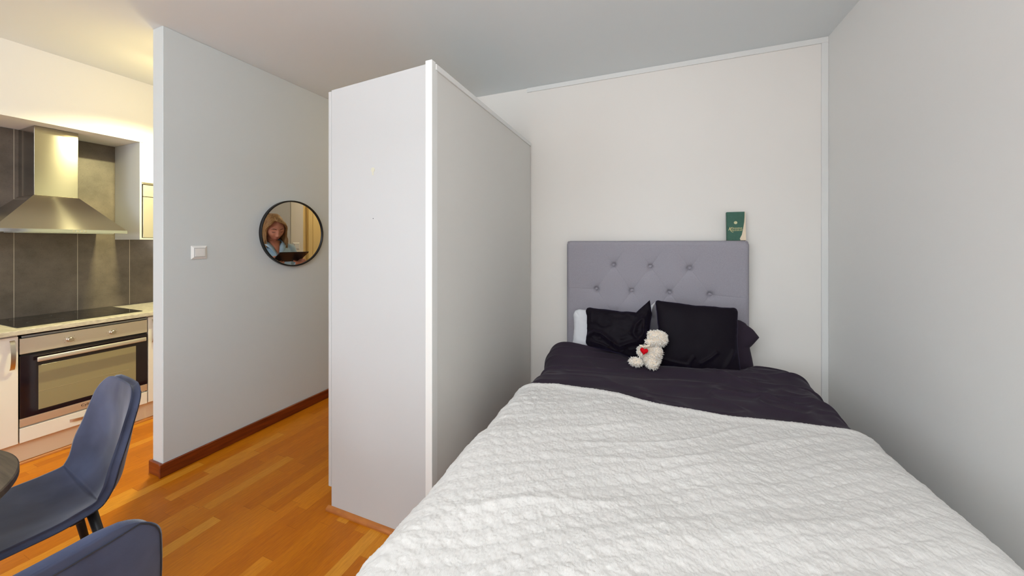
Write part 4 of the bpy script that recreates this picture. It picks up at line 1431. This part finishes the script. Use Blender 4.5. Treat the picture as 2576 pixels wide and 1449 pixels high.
    for k in range(90):    # back of the head
        a = rng.uniform(-1, 1)
        t = a * 1.25
        p0 = Vector((0.018, 0.035, 0.112)); p1 = Vector((0.088 * math.sin(t), 0.020 + 0.098 * math.cos(t), 0.04)); p2 = Vector((0.082 * math.sin(t), 0.018 + 0.092 * math.cos(t), -0.06))
        w2 = fm @ p2
        P_, _, _ = spline3([fm @ p0, fm @ ((p0 + p1) * 0.5 + Vector((0.25 * p1.x, 0.018, 0.022))), fm @ p1, w2, w2 + Vector((0, 0.0, -0.09 - rng.uniform(0, 0.03)))], 12)
        hb_.tube(P_, list(np.linspace(0.006, 0.006, 8)) + list(np.linspace(0.005, 0.002, 4)), 6)
    hb_.build('hair', M['hair'], root, True)
    # shirt
    s = MB()
    loft(s, [(0, 0.01, 0.80, 0.175, 0.122), (0, 0.01, 0.90, 0.186, 0.128), (0, 0.0, 1.02, 0.160, 0.110), (0, 0.0, 1.08, 0.152, 0.106), (0, -0.006, 1.18, 0.164, 0.122),
             (0, -0.001, 1.27, 0.172, 0.112), (0, 0.008, 1.325, 0.166, 0.088), (0, 0.012, 1.362, 0.105, 0.066), (0, 0.012, 1.385, 0.058, 0.053)])
    for s_ in (-1, 1):
        capsule_chain(s, [(s_ * 0.160, 0.01, 1.310, 0.060), (s_ * 0.197, -0.01, 1.19, 0.056), (s_ * 0.217, -0.035, 1.055, 0.049), (s_ * 0.168, -0.14, 1.125, 0.044), (s_ * 0.140, -0.195, 1.160, 0.038)])
    voxel(s.build('shirt', M['denim'], root, True), 0.007, 5)
    cl = MB()
    for s_ in (-1, 1):
        pts = [(s_ * 0.004, -0.088, 1.300), (s_ * 0.030, -0.083, 1.345), (s_ * 0.066, -0.045, 1.392), (s_ * 0.072, 0.02, 1.415), (s_ * 0.03, 0.062, 1.425)]
        low_ = [(s_ * 0.012, -0.122, 1.262), (s_ * 0.060, -0.112, 1.322), (s_ * 0.096, -0.055, 1.368), (s_ * 0.098, 0.02, 1.385), (s_ * 0.035, 0.082, 1.392)]
        A, _, _ = spline3([Vector(p) for p in pts], 16); B, _, _ = spline3([Vector(p) for p in low_], 16)
        va = [cl.b.verts.new(p) for p in A]; vb_ = [cl.b.verts.new(p) for p in B]
        for k in range(15):
            cl.b.faces.new((va[k], va[k + 1], vb_[k + 1], vb_[k]))
    c_ = cl.build('collar', M['denim'], root, True)
    sd_ = c_.modifiers.new('solid', 'SOLIDIFY'); sd_.thickness = 0.004
    for s_ in (-1, 1):
        MB().box((s_ * 0.045, -0.129, 1.15), (s_ * 0.110, -0.108, 1.225), 0.004, 1).build('pocket', M['denim'], root)
    # neckline skin: open placket
    nk = MB()
    fv = [nk.b.verts.new(p) for p in ((-0.050, -0.042, 1.398), (-0.024, -0.054, 1.396), (0, -0.057, 1.395), (0.024, -0.054, 1.396), (0.050, -0.042, 1.398),
                                      (0.022, -0.090, 1.330), (0, -0.120, 1.270), (-0.022, -0.090, 1.330))]
    bv = [nk.b.verts.new((v.co.x * 0.9, v.co.y + 0.03, v.co.z)) for v in fv]
    mid_ = nk.b.verts.new((0, -0.091, 1.334)); midb = nk.b.verts.new((0, -0.06, 1.334))
    for k in range(8):
        n_ = (k + 1) % 8
        nk.b.faces.new((fv[k], fv[n_], mid_)); nk.b.faces.new((bv[n_], bv[k], midb)); nk.b.faces.new((fv[n_], fv[k], bv[k], bv[n_]))
    nk.build('open_neckline', M['skin'], root, True)
    # trousers
    tr = MB()
    loft(tr, [(0, 0.01, 0.74, 0.168, 0.112), (0, 0.01, 0.86, 0.180, 0.120), (0, 0.01, 0.93, 0.176, 0.118)])
    for s_ in (-1, 1):
        capsule_chain(tr, [(s_ * 0.086, 0.01, 0.84, 0.098), (s_ * 0.09, 0.0, 0.62, 0.078), (s_ * 0.092, -0.005, 0.48, 0.064), (s_ * 0.094, 0.012, 0.34, 0.062), (s_ * 0.096, 0.02, 0.11, 0.050)])
    voxel(tr.build('trousers', M['jeans'], root, True), 0.008, 5)
    for s_ in (-1, 1):
        sh_ = MB()
        capsule_chain(sh_, [(s_ * 0.096, 0.035, 0.046, 0.044), (s_ * 0.10, -0.06, 0.042, 0.042), (s_ * 0.106, -0.145, 0.034, 0.033)])
        voxel(sh_.build('shoe', M['rubber'], root, True), 0.006, 3)
    return root


def spline3(P, n):
    P = np.array([tuple(p) for p in P], float)
    t = np.concatenate([[0], np.cumsum(np.linalg.norm(np.diff(P, axis=0), axis=1))])
    q = np.linspace(0, t[-1], n)
    out = []
    for k in range(3):
        d = np.gradient(P[:, k], t)
        i = np.clip(np.searchsorted(t, q) - 1, 0, len(t) - 2)
        h = t[i + 1] - t[i]; u = (q - t[i]) / h
        out.append((2 * u**3 - 3 * u**2 + 1) * P[i, k] + (u**3 - 2 * u**2 + u) * h * d[i] + (-2 * u**3 + 3 * u**2) * P[i + 1, k] + (u**3 - u**2) * h * d[i + 1])
    Q = np.stack(out, 1)
    return [Vector(p) for p in Q], t[-1], q


pr_ = woman()
tbm = Matrix.Translation(pr_.location) @ Matrix.Rotation(PROT, 4, 'Z')
tl = tbm @ Vector((0, -0.315, 1.250))
tbt = empty('tablet', tl, 0, 'black tablet computer held flat by the person reflected in the mirror', 'tablet computer')
tbt.rotation_euler = (math.radians(-30), 0, PROT)
MB().box((-0.125, -0.088, -0.0035), (0.125, 0.088, 0.0035), 0.003, 2).build('shell', M['tablet'], tbt)
MB().box((-0.115, -0.078, 0.0036), (0.115, 0.078, 0.0040)).build('screen', mat('tablet_screen', srgb(120, 130, 140), 0.1), tbt)
MB().lathe([(0.005, -0.0045), (0.005, -0.0035)], 20, Matrix.Translation((-0.108, -0.070, 0))).build('camera_lens', M['handle'], tbt)
